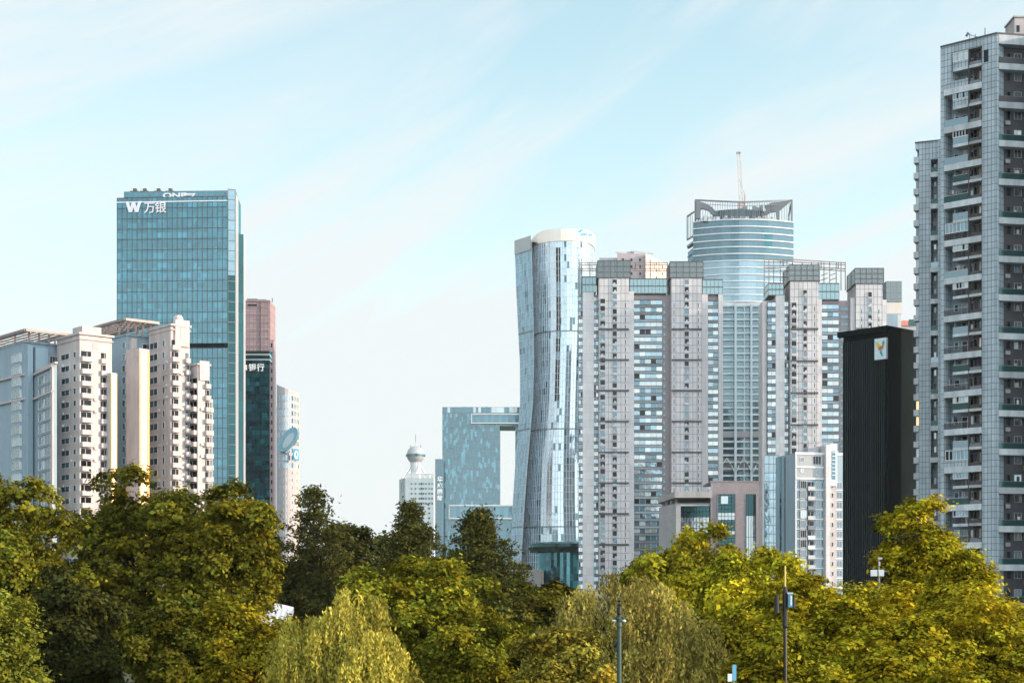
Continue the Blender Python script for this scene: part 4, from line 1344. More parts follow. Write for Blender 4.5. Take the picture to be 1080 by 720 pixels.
for i in range(60):
    px = rng.uniform(741, 815); h_ = rng.uniform(.8, 2.6)
    x, y = XY(px, D + rng.uniform(2.5, 5)); pr_.box(x - .8, x + .8, y, y + 1, zt - .45, zt + h_, rng.choice(('steel_pale', 'steel', 'white_trim')))
for px in (796, 800, 803, 786): 
    x, y = XY(px, D + 14); pr_.box(x - 1, x + 1, y, y + 2, zp(217.5), zp(rng.uniform(210, 213.5)), 'steel')
pr_.build('plant_room', t)
# tower crane on the roof
t2 = thing('tower_crane', 'slender construction crane with a raised jib on top of the banded blue tower', 'crane', (*XY(782, D + 18), zp(217.5)))
mb = MB()
x0, y0 = XY(782.5, D + 18)
def lattice(mb, p, q, w0, w1, n, m):
    p, q = Vector(p), Vector(q)
    for sx_ in (-1, 1):
        for sy_ in (-1, 1):
            mb.bar(p + Vector((sx_ * w0, sy_ * w0, 0)), q + Vector((sx_ * w1, sy_ * w1, 0)), .34, m)
    for i in range(n):
        a, c = p.lerp(q, i / n), p.lerp(q, (i + 1) / n); wa = w0 + (w1 - w0) * i / n; wc = w0 + (w1 - w0) * (i + 1) / n
        s_ = 1 if i % 2 else -1
        for sy_ in (-1, 1): mb.bar(a + Vector((s_ * wa, sy_ * wa, 0)), c + Vector((-s_ * wc, sy_ * wc, 0)), .2, m)
lattice(mb, (x0, y0, zp(217.5)), (x0 - .2, y0, zp(205)), 1.5, 1.4, 5, 'crane_red'); mb.build('mast', t2)
jb = MB(); lattice(jb, (x0 - .2, y0, zp(205)), (X(779.2, D + 18), y0, zp(152.5)), 1.0, .7, 16, 'crane_white'); xq = X(779, D + 18)
jb.box(xq - 1.1, xq + 1.1, y0 - .8, y0 + .8, zp(152.8), zp(151), 'steel'); jb.build('jib', t2)
cb = MB(); cb.box(x0 - 2.2, x0 + 2.4, y0 - 1.4, y0 + 1.4, zp(214), zp(211.8), 'steel'); cb.bar((x0 + 1.4, y0, zp(212)), (x0 + 1.6, y0, zp(196.5)), .5, 'crane_red'); cb.bar((x0 + 1.6, y0, zp(196.5)), (x0 - 1.6, y0, zp(180)), .18, 'steel'); cb.build('machinery_deck', t2)

# ---------------------------------------------------------------- mauve block with the tall dark windows
D = 560
zp = lambda py: Z(py, D)
t = thing('mauve_building', 'low mauve stone building with tall dark windows and a flat canopy roof', 'building', (*XY(755, 575), 0))
b = MB(); wins = []; cn = MB()
fw = Wall(XY(749.5, D), XY(800.5, D))
b.prism([fw.xy(0), fw.xy(fw.L), XY(800, D + 22), XY(749.5, D + 22)], 0, zp(507), 'mauve_tile')
fw.box(b, -.1, fw.L + .1, zp(508.2), zp(506.8), -22, .12, 'mauve_tile', .9)
mb = MB(); rng = random.Random(4)
a0, a1 = fw.S(757.2), fw.S(775)
fw.box(b, a0 - .35, a0, 3, zp(520.6), 0, .3, 'mauve_tile', .7); fw.box(b, a1, a1 + .35, 3, zp(520.6), 0, .3, 'mauve_tile', .7)
def glazing(w, a0, a1, z0, z1, nx, nz, light_rows=()):
    mb = MB()
    for j in range(nz):
        for i in range(nx):
            m = 'deep_teal'
            tt = rng.choice((.5, .8, 1, 1.4))
            if j in light_rows: m, tt = 'pale_glass', rng.choice((.25, .5, .8))
            w.pane(mb, a0 + (a1 - a0) * i / nx, a0 + (a1 - a0) * (i + 1) / nx, z0 + (z1 - z0) * j / nz, z0 + (z1 - z0) * (j + 1) / nz, .02, m, tt)
    for i in range(nx + 1): c = a0 + (a1 - a0) * i / nx; w.box(mb, c - .06, c + .06, z0, z1, .02, .14, 'black_green')
    for j in range(nz + 1): c = z0 + (z1 - z0) * j / nz; w.box(mb, a0, a1, c - .06, c + .06, .02, .13, 'black_green')
    return mb
mb = glazing(fw, a0, a1, zp(575), zp(521), 5, 14, (3, 7, 8)); fw.pane(mb, a0 + 1.0, a0 + 3.3, zp(531), zp(523), .16, 'pale_glass', .8); mb.build('tall_window', t)
glazing(fw, fw.S(787), fw.S(797), 3, zp(521), 4, 6, (0, 1, 2, 3, 4)).build('tall_window', t)
# lower wing with the canopy
lw_ = Wall(XY(717.5, D + 1.5), XY(748, D + 1.5)); sw = Wall(XY(695, D + 26), XY(713, D + 2))
b.prism([sw.xy(0), sw.xy(sw.L), XY(750, D + 2), XY(750, D + 30), XY(697, D + 34)], 0, zp(530), 'grey_stone')
b.prism([XY(713, D + .5), XY(718, D + .5), XY(718, D + 2), XY(713, D + 2)], 0, zp(532), 'grey_stone')
glazing(lw_, 0, lw_.L, zp(585), zp(533.3), 9, 9, (2, 4, 5, 6)).build('glazed_wall', t)
lw_.box(b, -.2, lw_.L, zp(533), zp(531.8), 0, .5, 'white_trim')
cn.prism([XY(694, D + 28), XY(711.5, D - 1.5), XY(748.5, D - 1.5), XY(752, D + 30), XY(700, D + 40)], zp(524.8), zp(518.5), 'concrete', bottom=True)
cn.build('canopy_roof', t)
fw.pbox(b, 747, 750.5, zp(525), zp(516.5), 0, 1.2, 'grey_stone')
for px in (700, 705, 710):
    x, y = sw.xy(sw.S(px), -1.0); b.box(x - .4, x + .4, y - .4, y + .4, zp(530), zp(524.6), 'concrete')
b.build('wall', t)

# ---------------------------------------------------------------- small blue and white apartment block
D = 520
zp = lambda py: Z(py, D)
t = thing('apartment_block', 'small blue and white apartment block with crowded balconies left of the black block', 'apartment building', (*XY(855, 535), 0))
b = MB(); wins = []; bals = []; tr = MB()
C_, L_, R_, B_ = corner(838.5, D, 818, 889, 13)
zt = zp(477.5)
b.prism([L_, C_, R_, B_], 0, zt, 'blue_wall')
wl, wr = Wall(L_, C_), Wall(C_, R_)
wl.pbox(tr, 822.5, 824.2, 0, zt, 0, .04, 'teal_dark'); wl.pbox(tr, 825.6, 828.5, 0, zt - .5, 0, .05, 'steel', .8); wl.pbox(tr, 826.4, 827.4, 0, zt - .5, .05, .3, 'blue_wall')
wr.box(tr, 0, wr.L, zt - .45, zt + .3, 0, .25, 'white_paint')
wr.pbox(b, 839.3, 868.5, zp(505), zt - .45, 0, .06, 'steel_pale', .8)
for py in (492.3, 504.3): wr.pbox(tr, 838.8, 868.5, zp(py) - .25, zp(py) + .3, 0, .35, 'white_paint')
wr.pbox(tr, 838.6, 839.6, 0, zt, 0, .3, 'white_paint')
wins.append(wr.window(wr.S(843.5), wr.S(848), zp(487), zp(482), 'window_glass', 'white_paint', mull=2, d=.08)); wins.append(wr.window(wr.S(844), wr.S(847.5), zp(498), zp(494), 'pale_glass', 'white_paint', d=.08))
wins.append(wr.window(wr.S(857), wr.S(866), zp(489.5), zp(480), 'window_dark', 'white_paint', mull=3, d=.08)); wins.append(wr.window(wr.S(861), wr.S(867), zp(501), zp(494), 'window_glass', 'white_paint', mull=2, d=.08))
for z in floors(zp(506), 10.35 / F * D, 3):
    fh = 10.35 / F * D
    wr.pbox(tr, 839.7, 850.5, z - fh - .12, z - fh + .3, 0, .3, 'white_paint')
    wr.pbox(tr, 859, 868.5, z - fh - .12, z - fh + .3, 0, .3, 'white_paint')
    wins.append(wr.window(wr.S(839.8), wr.S(842.6), z - fh + .5, z - .4, 'window_glass', 'white_trim', d=.05))
    mb = wr.window(wr.S(843.3), wr.S(850), z - fh + .35, z - .2, random.choice(('window_glass', 'pale_glass', 'window_dark')), 'steel_pale', mull=3, d=.6); wr.pbox(mb, 843.3, 850, z - fh + .2, z - fh + .34, 0, .7, 'steel_pale'); wr.pbox(mb, 843.3, 850, z - .19, z - .05, 0, .7, 'steel_pale'); wins.append(mb)
    bals.append(wr.balcony(wr.S(851), wr.S(858.4), z - fh, 1.1, random.choice(('white_trim', 'steel', 'steel_pale')), 'window_dark'))
    wins.append(wr.window(wr.S(860), wr.S(863.4), z - fh + .5, z - .3, 'window_glass', 'white_trim', d=.05)); wins.append(wr.window(wr.S(864.4), wr.S(868), z - fh + .5, z - .3, 'mid_glass', 'white_trim', d=.05))
    wins.append(wr.window(wr.S(882), wr.S(888), z - fh + .5, z - .4, 'window_glass', 'white_trim', mull=2, d=.05))
    wr.pbox(tr, 881, 888.8, z - fh - .12, z - fh + .3, 0, .3, 'white_paint')
    wins.append(wr.window(wr.S(875.6), wr.S(878), z - fh + .7, z - .8, 'window_dark', 'white_trim', d=.93))
wr.pbox(b, 868.9, 873.5, 0, zp(468.5), -6, 1.6, 'lilac_plain', back=True)
wr.pbox(b, 873.8, 880.6, 0, zp(470), -5, .9, 'white_wall', back=True); wr.pbox(b, 873.6, 880.9, zp(512), zp(467.5), -4, 1.5, 'white_paint', back=True)
wr.pbox(tr, 875, 879, zp(505), zp(475), 1.5, 1.58, 'mid_glass')
for py in range(477, 505, 4): wr.pbox(tr, 875, 879, zp(py), zp(py) + .25, 1.58, 1.7, 'white_trim')
wr.pbox(b, 855, 866, zt, zp(470), -6, -2, 'grey_stone', back=True)
b.build('wall', t); tr.build('trim', t); many('window', wins, t); many('balcony', bals, t)
rl = MB()
for px in (862, 870, 878, 886): rl.bar(wr.P(wr.S(px), -7, zt), wr.P(wr.S(px), -7, zp(462)), .15, 'steel')
for py in (462.5, 464.5): rl.bar(wr.P(wr.S(862), -7, zp(py)), wr.P(wr.S(888), -7, zp(py)), .15, 'steel')
rl.build('roof_rail', t)
D = 600
t = thing('glass_block', 'sliver of blue glazed block between the mauve building and the small white apartments', 'building', (*XY(812, 610), 0))
b = MB(); g_ = MB(); zp = lambda py: Z(py, D)
fw = Wall(XY(806, D), XY(821, D)); b.prism([fw.xy(0), fw.xy(fw.L), XY(821, D + 18), XY(806, D + 18)], 0, zp(480), 'mid_glass')
rng = random.Random(9); curtain(g_, fw, 0, fw.L, 0, zp(480), 1.2, 1.5, 'blue_glass', .1, (.3, .6, 1, 1.5), rng); grid(g_, fw, 0, fw.L, 0, zp(480), 1.7, 3, .1, .3, 'steel', .15, .25)
b.build('core', t); g_.build('curtain_wall', t)
# ---------------------------------------------------------------- black office block
D = 330
zp = lambda py: Z(py, D)
t = thing('black_office_block', 'black green office block with vertical fins and a small bird emblem panel', 'office building', (*XY(925, 345), 0))
C_, L_, R_, B_ = corner(937, D, 889.5, 973, 42)
b = MB(); fn = MB(); gl = MB()
zt = zp(346.5)
b.prism([L_, C_, R_, B_], 0, zt, 'black_green')
wl, wr = Wall(L_, C_), Wall(C_, R_)
lo_ = wl.xy(-.9, .9)
b.prism([wl.xy(-.9, .8), wl.xy(wl.L + .25, .8), wr.xy(0, .2), wr.xy(wr.L, .2), B_], zt, zt + .55, 'black_green', bottom=True)
wl.box(b, -.9, wl.L + .2, zt - .5, zt, 0, .8, 'black_green', .8)
n = 21
rng = random.Random(2)
for i in range(n):
    a = wl.L * (i + .5) / n
    if a < wl.L - .3:
        top = zt - 1.5
        if 927.5 < PCX + F * wl.xy(a)[0] / wl.xy(a)[1] < 937: top = zp(362) - .0
        wl.box(fn, a - .1, a + .1, 0, top, 0, .42, 'dark_fin', rng.choice((.6, .9, 1.2)))
    z = 1.0
    a0, a1 = wl.L * i / n + .08, wl.L * (i + 1) / n - .08
    a0 += wl.L / n * .5; a1 += wl.L / n * .5
    if a1 > wl.L - .2: continue
    while z < zt - 2:
        z1 = min(z + 3.0, zt - 1.6)
        wl.pane(gl, a0 + .1, a1 - .1, z, z1 - .15, .03, 'deep_teal', rng.choice((.15, .3, .3, .6, 1.0, 1.8)) if rng.random() < .95 else 6.0)
        z += 3.0
b.build('wall', t); fn.build('fins', t); gl.build('glazing', t)
sg = MB()
a0, a1 = wl.S(924.2), wl.S(936.6)
z0, z1 = zp(378.3), zp(356)
wl.box(sg, a0, a1, z0, z1, .1, .6, 'logo_pale'); sg.build('emblem_panel', t)
em = MB()
def blade(pts, m, d):
    P = [wl.P(a0 + (a1 - a0) * u, d, z0 + (z1 - z0) * v) for u, v in pts]
    Q = [wl.P(a0 + (a1 - a0) * u, d - .06, z0 + (z1 - z0) * v) for u, v in pts]
    em.face(P, m)
    for i in range(len(P)): em.face([Q[i], Q[(i + 1) % len(P)], P[(i + 1) % len(P)], P[i]], m)
blade([(.10, .86), (.30, .80), (.62, .62), (.72, .50), (.55, .44), (.38, .48), (.22, .62)], 'logo_yellow', .68)
blade([(.34, .54), (.52, .62), (.76, .64), (.74, .52), (.60, .44), (.40, .44)], 'logo_red', .74)
blade([(.66, .66), (.70, .82), (.84, .88), (.86, .74), (.78, .62)], 'logo_green', .72)
blade([(.46, .40), (.60, .42), (.66, .30), (.74, .12), (.62, .16), (.50, .28)], 'logo_teal', .70)
em.build('emblem', t)

# ---------------------------------------------------------------- big grey tiled tower at the right edge
D = 263
zp = lambda py: Z(py, D)
t = thing('apartment_tower', 'big grey tiled apartment tower with stacked balconies at the right edge', 'apartment building', (*XY(1040, 285), 0))
Lp, Cp, Rp = XY(992, 269.5), XY(1051, D), XY(1150, D + 3)
wl, wr = Wall(Lp, Cp), Wall(Cp, Rp)
zt = zp(36)
H2 = 5.94           # two storeys
rng = random.Random(17)
core = MB(); pier = MB(); slabs = []; wins = []; bals = []; rails = MB(); encl = []; acs = []; sides = MB()
DEP = 2.3
core.prism([wl.xy(.3, -DEP), wl.xy(wl.L - .6, -DEP), wr.xy(1.2, -1.6), wr.xy(wr.L, -1.6), (Rp[0], Rp[1] + 22), (Lp[0] + 8, Lp[1] + 22)], 0, zt - .3, 'dark_tile')
# piers in the facade plane (tile clad)
P_ = lambda w, p0, p1, z0, z1, d0=-DEP, d1=0.0, m='blue_grey_tile', tt=1.0: w.pbox(pier, p0, p1, z0, z1, d0, d1, m, tt, back=True)
P_(wl, 992, 996.2, 0, zt)
P_(wl, 1036, 1051, 0, zt)
pier.prism([Cp, wr.xy(.35, 0), wr.xy(.35, -2.2), wl.xy(wl.L - .2, -DEP)], 0, zt, 'blue_grey_tile', .9)
# roof parapet: left, above the bay, and right
P_(wl, 996.2, 1004, zp(82), zt, tt=1.0); wl.pbox(pier, 1004, 1036, zp(45), zt, -DEP, 0, 'blue_grey_tile', .9, True)
wr.box(pier, .35, wr.L, zp(46), zt - .02, -1.6, .05, 'pale_slab', .8, True)
wl.box(pier, 0, wl.L, zt, zt + .25, -.7, .12, 'dark_line', back=True); wr.box(pier, 0, wr.L, zt, zt + .25, -.7, .12, 'dark_line', back=True)
P_(wl, 1037.5, 1042.5, zp(63), zp(50), 0, .03, 'window_dark')
# added unseen wing, put beyond the right-hand recess to shade it
wr.box(pier, wr.S(1086), wr.L, 0, zt, -1.6, 9.0, 'blue_grey_tile', .95, True)
# slim brown posts
wl.pbox(pier, 1021.3, 1022.3, 0, zp(46), -.5, .06, 'brown_wall', back=True); wl.pbox(pier, 1035, 1036, 0, zp(47), -.6, .04, 'brown_wall', 1.6, back=True)
# back wall of the left bay is lighter
wl.pbox(core, 996.2, 1021.3, 0, zt - 1, -DEP, -DEP + .05, 'blue_wall', .75); wl.pbox(core, 1022.3, 1036, 0, zt - 1, -DEP + .9, -DEP + 1.0, 'brown_wall', 1.0)
a0, a1, am = wl.S(996.2), wl.S(1021.3), wl.S(1005.5)
b0, b1 = wl.S(1022.3), wl.S(1035)
def rail(a, c, z, h, d, style):
    mb = MB()
    if style == 'green': wl.box(mb, a, c, z, z + h, d - .06, d, 'rail_green', back=True)
    elif style == 'clear': wl.box(mb, a, c, z, z + h, d - .06, d, 'rail_clear', back=True)
    elif style == 'wall': wl.box(mb, a, c, z, z + h, d - .12, d, 'blue_grey_tile', .95, True)
    else:
        n = int((c - a) / .14)
        for i in range(n + 1):
            q = a + (c - a) * i / n; wl.box(mb, q - .02, q + .02, z, z + h, d - .05, d, 'dark_line', back=True)
    wl.box(mb, a, c, z + h, z + h + .07, d - .08, d + .02, 'steel_pale', back=True)
    return mb
def enclosure(a, c, z, h, d, n, frame='white_trim', gm='pale_glass'):
    mb = MB()
    for i in range(n):
        q0, q1 = a + (c - a) * i / n, a + (c - a) * (i + 1) / n
        m = gm if rng.random() < .8 else 'window_dark'
        wl.pane(mb, q0, q1, z, z + h, d - .05, m, rng.choice((.7, 1, 1.3, 1.8)))
        wl.box(mb, q0 - .05, q0 + .05, z, z + h, d - .05, d + .02, frame)
    wl.box(mb, a, c, z + h - .12, z + h, d - .05, d + .03, frame); wl.box(mb, a, c, z, z + .1, d - .05, d + .03, frame)
    return mb
k = 0
z = zp(83)            # slab of the first double storey below the top
zt_slabs = []
while z > 2:
    zt_slabs.append(z); z -= H2
zz0 = zp(83)
for k, z in enumerate([zz0 + H2] + zt_slabs):
    # z is the bottom floor level of a double storey: lower full-width balcony at z, upper boxed balcony at z + H2/2
    if z < 1: continue
    if k > 0:
        slabs.append(MB()); wl.box(slabs[-1], a0, b1 + .1, z - .95, z, -DEP, .22, 'pale_slab', rng.choice((.9, 1, 1.1)))
        st = rng.choice(('green', 'bars', 'bars', 'clear', 'wall')) if k > 1 else 'wall'
        bals.append(rail(a0, a1, z, 1.0, .16, st))
        if rng.random() < .35: encl.append(enclosure(a0 + .2, a1, z + 1.05, 1.6, .1, 6, gm=rng.choice(('pale_glass', 'blue_glass', 'window_glass'))))
    zu = z + H2 / 2
    if zu < zt - 2.4:
        slabs.append(MB()); wl.box(slabs[-1], am, a1, zu - .45, zu, -DEP, .2, 'pale_slab', rng.choice((.9, 1.05)))
        st = rng.choice(('green', 'clear', 'wall', 'bars', 'green'))
        bals.append(rail(am, a1, zu, 1.0, .14, st))
        if rng.random() < .45: encl.append(enclosure(am, a1, zu + 1.07, 1.42, .1, 5, gm=rng.choice(('pale_glass', 'blue_glass', 'pale_glass'))))
        wl.box(sides, am - .12, am, zu, zu + H2 / 2 - .9, -DEP, -.5, 'blue_wall', .8)
    for q in (z, zu):
        if q > zt - 2.5: continue
        # doors and windows at the back of the bay
        for aa in (a0 + .5, am + .3, am + 1.5):
            wins.append(Wall(wl.xy(0, -DEP + .06), wl.xy(wl.L, -DEP + .06)).window(aa, aa + rng.choice((.8, 1.0)), q + (.05 if aa > am else .9), q + 2.1, rng.choice(('window_glass', 'window_dark', 'pale_glass')), 'white_trim', fw=.07))
        # service column: window, clutter, slab
        slabs.append(MB()); wl.box(slabs[-1], b0, b1 + .1, q - .42, q, -DEP + 1, .1, 'pale_slab', rng.choice((.6, .75, .9)))
        w2 = Wall(wl.xy(0, -DEP + 1.02), wl.xy(wl.L, -DEP + 1.02))
        wins.append(w2.window(b0 + .1, b0 + .75, q + .8, q + 2.1, rng.choice(('window_glass', 'window_dark')), 'steel', fw=.06)); wins.append(w2.window(b0 + 1.0, b0 + 1.7, q + .7, q + 2.2, rng.choice(('window_glass', 'curtain', 'window_dark')), 'steel', fw=.06))
        mb = MB(); c = b0 + rng.uniform(.1, .9); wl.box(mb, c, c + .8, q + .02, q + .62, -1.0, -.6, 'white_trim', .8, True); wl.box(mb, c + .12, c + .68, q + .1, q + .54, -.6, -.58, 'dark_line'); acs.append(mb)
        mb = MB(); wl.box(mb, b0, b1, q, q + .55, -.15, -.08, rng.choice(('brown_wall', 'dark_line', 'steel')), 1, True); bals.append(mb)
        if rng.random() < .6:
            mb = MB(); c = a0 + rng.uniform(.2, 2.6)
            for i in range(rng.randint(2, 5)):
                h_ = rng.uniform(.5, 1.1); wl.box(mb, c + i * .32, c + i * .32 + .25, q + 2.05 - h_, q + 2.05, -.9, -.84, rng.choice(('laundry', 'curtain', 'blue_wall', 'white_trim', 'brown_wall')), rng.choice((.5, 1)), True)
            wl.box(mb, c - .1, c + 1.8, q + 2.05, q + 2.08, -.9, -.86, 'steel', back=True); acs.append(mb)
# right-hand recess: dark tile, a slab and a rail every two storeys
sz = []
z = zp(71.5)
while z > 2: sz.append(z); z -= H2
wd_ = Wall(wr.xy(0, -1.58), wr.xy(wr.L, -1.58))
for k, z in enumerate([zp(71.5) + H2] + sz):
    if k > 0:
        slabs.append(MB()); wr.box(slabs[-1], .36, wr.L, z - .2, z + .75, -1.6, .1, 'pale_slab', rng.choice((.75, .9, 1.0)))
        mb = MB(); wr.box(mb, .4, wr.L, z + .75, z + 1.65, -.1, -.02, 'rail_green' if k > 2 else 'dark_tile', 1.0, True); wr.box(mb, .4, wr.L, z + 1.65, z + 1.72, -.12, 0, 'steel', back=True); bals.append(mb)
    for j, q in enumerate((z + 1.0, z + 1.0 + H2 / 2)):
        if q + 1.9 > zp(48): continue
        for i in range(5):
            a = .6 + i * 3.1
            lit = rng.random()
            wins.append(wd_.window(a, a + 1.25, q + .55, q + 1.9, 'window_glass' if lit < .8 else 'pale_glass', 'steel_pale', fw=.06, mull=2, t=rng.choice((.5, 1, 3, 5))))
            if rng.random() < .65:
                w_ = MB(); c = a + rng.uniform(-.1, .5); wd_.box(w_, c, c + rng.uniform(.3, .7), q + .6, q + rng.uniform(1.2, 1.75), .14, .18, rng.choice(('curtain', 'laundry', 'brown_wall', 'white_trim'))); acs.append(w_)
            if rng.random() < .5:
                w_ = MB(); wd_.box(w_, a + 1.5, a + 2.3, q - .4, q + .2, .1, .45, 'steel_pale', .7); acs.append(w_)
            wins.append(wd_.window(a + 1.9, a + 2.5, q + .5, q + 1.85, 'window_dark', 'dark_line', fw=.05))
core.build('wall', t); pier.build('tile_pier', t); many('floor_slab', slabs, t); sides.build('balcony_screen', t)
many('balcony_railing', bals, t); many('window', wins, t); many('glazed_enclosure', encl, t); many('balcony_clutter', acs, t)
# roof things
rt = MB()
for a, h_ in ((1013, 5.2), (1019, 4.6)):
    x, y = wl.xy(wl.S(a), -3); rt.bar((x, y, zt), (x, y, zt + h_ * .62 - 1), .12, 'steel')
x, y = wl.xy(wl.S(1010), -3); x2, y2 = wl.xy(wl.S(1027), -3)
rt.bar((x, y, zt + 2.2), (x2, y2, zt + .9), .1, 'steel'); rt.bar((x - .1, y, zt + 1.9), (x + .2, y, zt + 2.4), .35, 'dark_line')
rt.build('roof_pipe', t)
rt = MB(); x, y = wl.xy(wl.S(1034), -1.5); rt.bar((x, y, zt), (x, y, zt + 1.9), .14, 'steel'); rt.build('roof_antenna', t)
rt = MB(); s0 = Wall(XY(1070, D + 6), XY(1100, D + 6)); zs = lambda py: Z(py, D + 6); s0.box(rt, 0, s0.L, zt - .5, zs(18.5), -5, 0, 'white_wall', .85, True); s0.box(rt, -.2, s0.L, zs(18.5), zs(17), -5, .2, 'white_wall', .85, True); s0.box(rt, .3, .8, zs(34), zs(27), 0, .05, 'window_dark'); rt.build('roof_stair_house', t)
# rear wing of the same tower
D2 = 312
zq = lambda py: Z(py, D2)
t2 = thing('apartment_tower', 'lower grey tiled wing with small ledges directly left of the big grey tower', 'apartment building', (*XY(980, 325), 0))
L2, C2 = XY(965.5, D2 + 2), XY(995, D2)
w = Wall(L2, C2)
zt2 = zq(148)
b = MB(); led = []; wn = []; sl = []; rl = []
b.prism([w.xy(0, -2), w.xy(w.L, -2), (C2[0] + 3, C2[1] + 18), (L2[0] + 6.5, L2[1] + 18)], 0, zt2, 'blue_grey_tile', .7)
w.pbox(b, 969, 981.5, 0, zt2, -2, 0, 'blue_grey_tile', back=True); w.pbox(b, 989.5, 995, 0, zt2, -2, .3, 'blue_grey_tile', back=True); w.pbox(b, 981.5, 989.5, zq(167), zt2, -2, 0, 'blue_grey_tile', back=True)
w.box(b, 0, w.S(969), zq(155), zt2, -2, 0, 'blue_grey_tile', back=True)
w.box(b, -.1, w.L, zt2, zt2 + .2, -2, .12, 'dark_line')
H1 = 16.75 / F * D2
z = zq(163); i = 0
while z > 2:
    mb = MB(); w.box(mb, w.S(963.8), w.S(969), z - 1.1, z, -1.8, .3, 'pale_slab', back=True); led.append(mb)
    w1 = Wall(w.xy(0, -1.98), w.xy(w.L, -1.98))
    mm = 'sunset_glint' if (i in (15, 16)) else rng.choice(('pale_glass', 'blue_glass', 'window_glass'))  # two panes glow to stand for sunset glints
    wm = Wall(w.xy(0, -.6), w.xy(w.L, -.6)).window(w.S(965.6), w.S(968.9), z - H1 + .05, z - 1.15, mm, 'steel_pale', fw=.08, mull=2); wn.append(wm)
    if i % 2 == 0:
        sl.append(MB()); w.pbox(sl[-1], 981.5, 989.5, z - H1 - 1.0, z - H1 - .1, -2, .02, 'pale_slab')
        mb = MB(); w.pbox(mb, 981.6, 989.4, z - H1 - .1, z - H1 + .85, -.3, -.22, rng.choice(('rail_green', 'rail_clear', 'dark_line')), 1, True); rl.append(mb)
    wn.append(w1.window(w1.S(984.5), w1.S(988), z - H1 + .5, z - H1 + 2.1, rng.choice(('window_glass', 'window_dark', 'pale_glass')), 'steel', fw=.08))
    i += 1; z -= H1
b.build('wall', t2); many('floor_slab', sl, t2); many('ledge', led, t2); many('window', wn, t2); many('balcony_railing', rl, t2)

# ---------------------------------------------------------------- white roofed pavilion among the trees
D = 132
zp = lambda py: Z(py, D)
t = thing('pavilion', 'low pavilion with a curved white roof half hidden behind the left trees', 'pavilion', (*XY(272, 137), 0))
rf = MB(); n = 14
fa, fb = [], []
for i in range(n + 1):
    u = i / n
    px = 236 + 74 * u
    fa.append((*XY(px, D + 4), zp(634 + 5.0 * (u - .45) ** 2 * 4)))
    fb.append((*XY(px - 4, D - 6 + 2 * u), zp(668 - 14 * u)))
for i in range(n):
    rf.face([fb[i], fb[i + 1], fa[i + 1], fa[i]], 'roof_white')
    dn = lambda p: (p[0], p[1], p[2] - .3)
    rf.face([dn(fb[i]), dn(fb[i + 1]), fb[i + 1], fb[i]], 'roof_white'); rf.face([dn(fa[i]), dn(fa[i + 1]), dn(fb[i + 1]), dn(fb[i])], 'roof_white'); rf.face([fa[i], fa[i + 1], dn(fa[i + 1]), dn(fa[i])], 'roof_white')
rf.build('roof', t)
b = MB(); b.prism([XY(240, D - 2), XY(306, D - 2), XY(306, D + 3), XY(240, D + 3)], 0, zp(668), 'white_wall'); b.build('wall', t)
for px in (240, 262, 284, 304):
    b = MB(); x, y = XY(px, D - 4); b.bar((x, y, 0), (x, y, zp(664)), .25, 'white_paint', n=8); b.build('post', t)

# ---------------------------------------------------------------- street furniture
D = 52
zp = lambda py: Z(py, D)
x, y = XY(653, D)
t = thing('street_lamp', 'green park lamp post with two small curved arms in front of the willow', 'street lamp', (x, y, 0))
p = MB(); p.lathe(x, y, [(.16, 0), (.16, .5), (.09, .6), (.068, zp(668)), (.062, zp(651))], 'lamp_green', 12)
p.lathe(x, y, [(.07, zp(662)), (.085, zp(660)), (.07, zp(656)), (.10, zp(652)), (.05, zp(650))], 'lamp_green', 12); p.build('pole', t)
p = MB(); p.lathe(x, y, [(.05, zp(650)), (.05, zp(648)), (.075, zp(646.5)), (.075, zp(640.5)), (.04, zp(639)), (.06, zp(637)), (.02, zp(634.5)), (.06, zp(633)), (.001, zp(631))], 'black_metal', 12); p.build('finial', t)
for s_ in (-1, 1):
    p = MB(); q = [(x + s_ * r_ / 34.6, y, zp(py)) for r_, py in ((.5, 651.5), (2, 650.2), (3.6, 650.4), (4.8, 651.5), (5.2, 653.4))]
    for a, c in zip(q, q[1:]): p.bar(a, c, .07, 'lamp_green', n=6)
    p.lathe(x + s_ * 5.2 / 34.6, y, [(.02, zp(652.6)), (.07, zp(654.2)), (.05, zp(655.4))], 'white_paint', 8); p.build('lamp_arm', t)
for py in (676, 684.5): 
    p = MB(); p.box(x - .16, x - .07, y - .05, y + .05, zp(py + 3), zp(py), 'black_metal'); p.build('pole_box', t)
D = 58
zp = lambda py: Z(py, D)
x, y = XY(828, D)
t = thing('camera_mast', 'slim mast with black cylinders and a pale box among the yellow trees', 'mast', (x, y, 0))
p = MB(); p.lathe(x, y, [(.10, 0), (.06, zp(662)), (.05, zp(640)), (.03, zp(618))], 'black_metal', 10); p.lathe(x, y, [(.032, zp(618)), (.028, zp(596.5)), (.001, zp(596))], 'pole_yellow', 8)
p.bar((x - .27, y, zp(640)), (x + .32, y, zp(640)), .06, 'black_metal'); p.build('pole', t)
p = MB(); p.lathe(x, y, [(.001, zp(618)), (.05, zp(619)), (.09, zp(622)), (.09, zp(660)), (.06, zp(662))], 'black_metal', 12); p.build('equipment_case', t)
for px, y0, y1 in ((819.2, 627, 646), (837, 630, 641)):
    p = MB(); xx, yy = XY(px, D - .1); r_ = .085 if px < 825 else .06
    p.lathe(xx, yy, [(.001, zp(y1)), (r_, zp(y1)), (r_, zp(y0)), (.001, zp(y0))], 'black_metal', 12); p.build('loudspeaker', t)
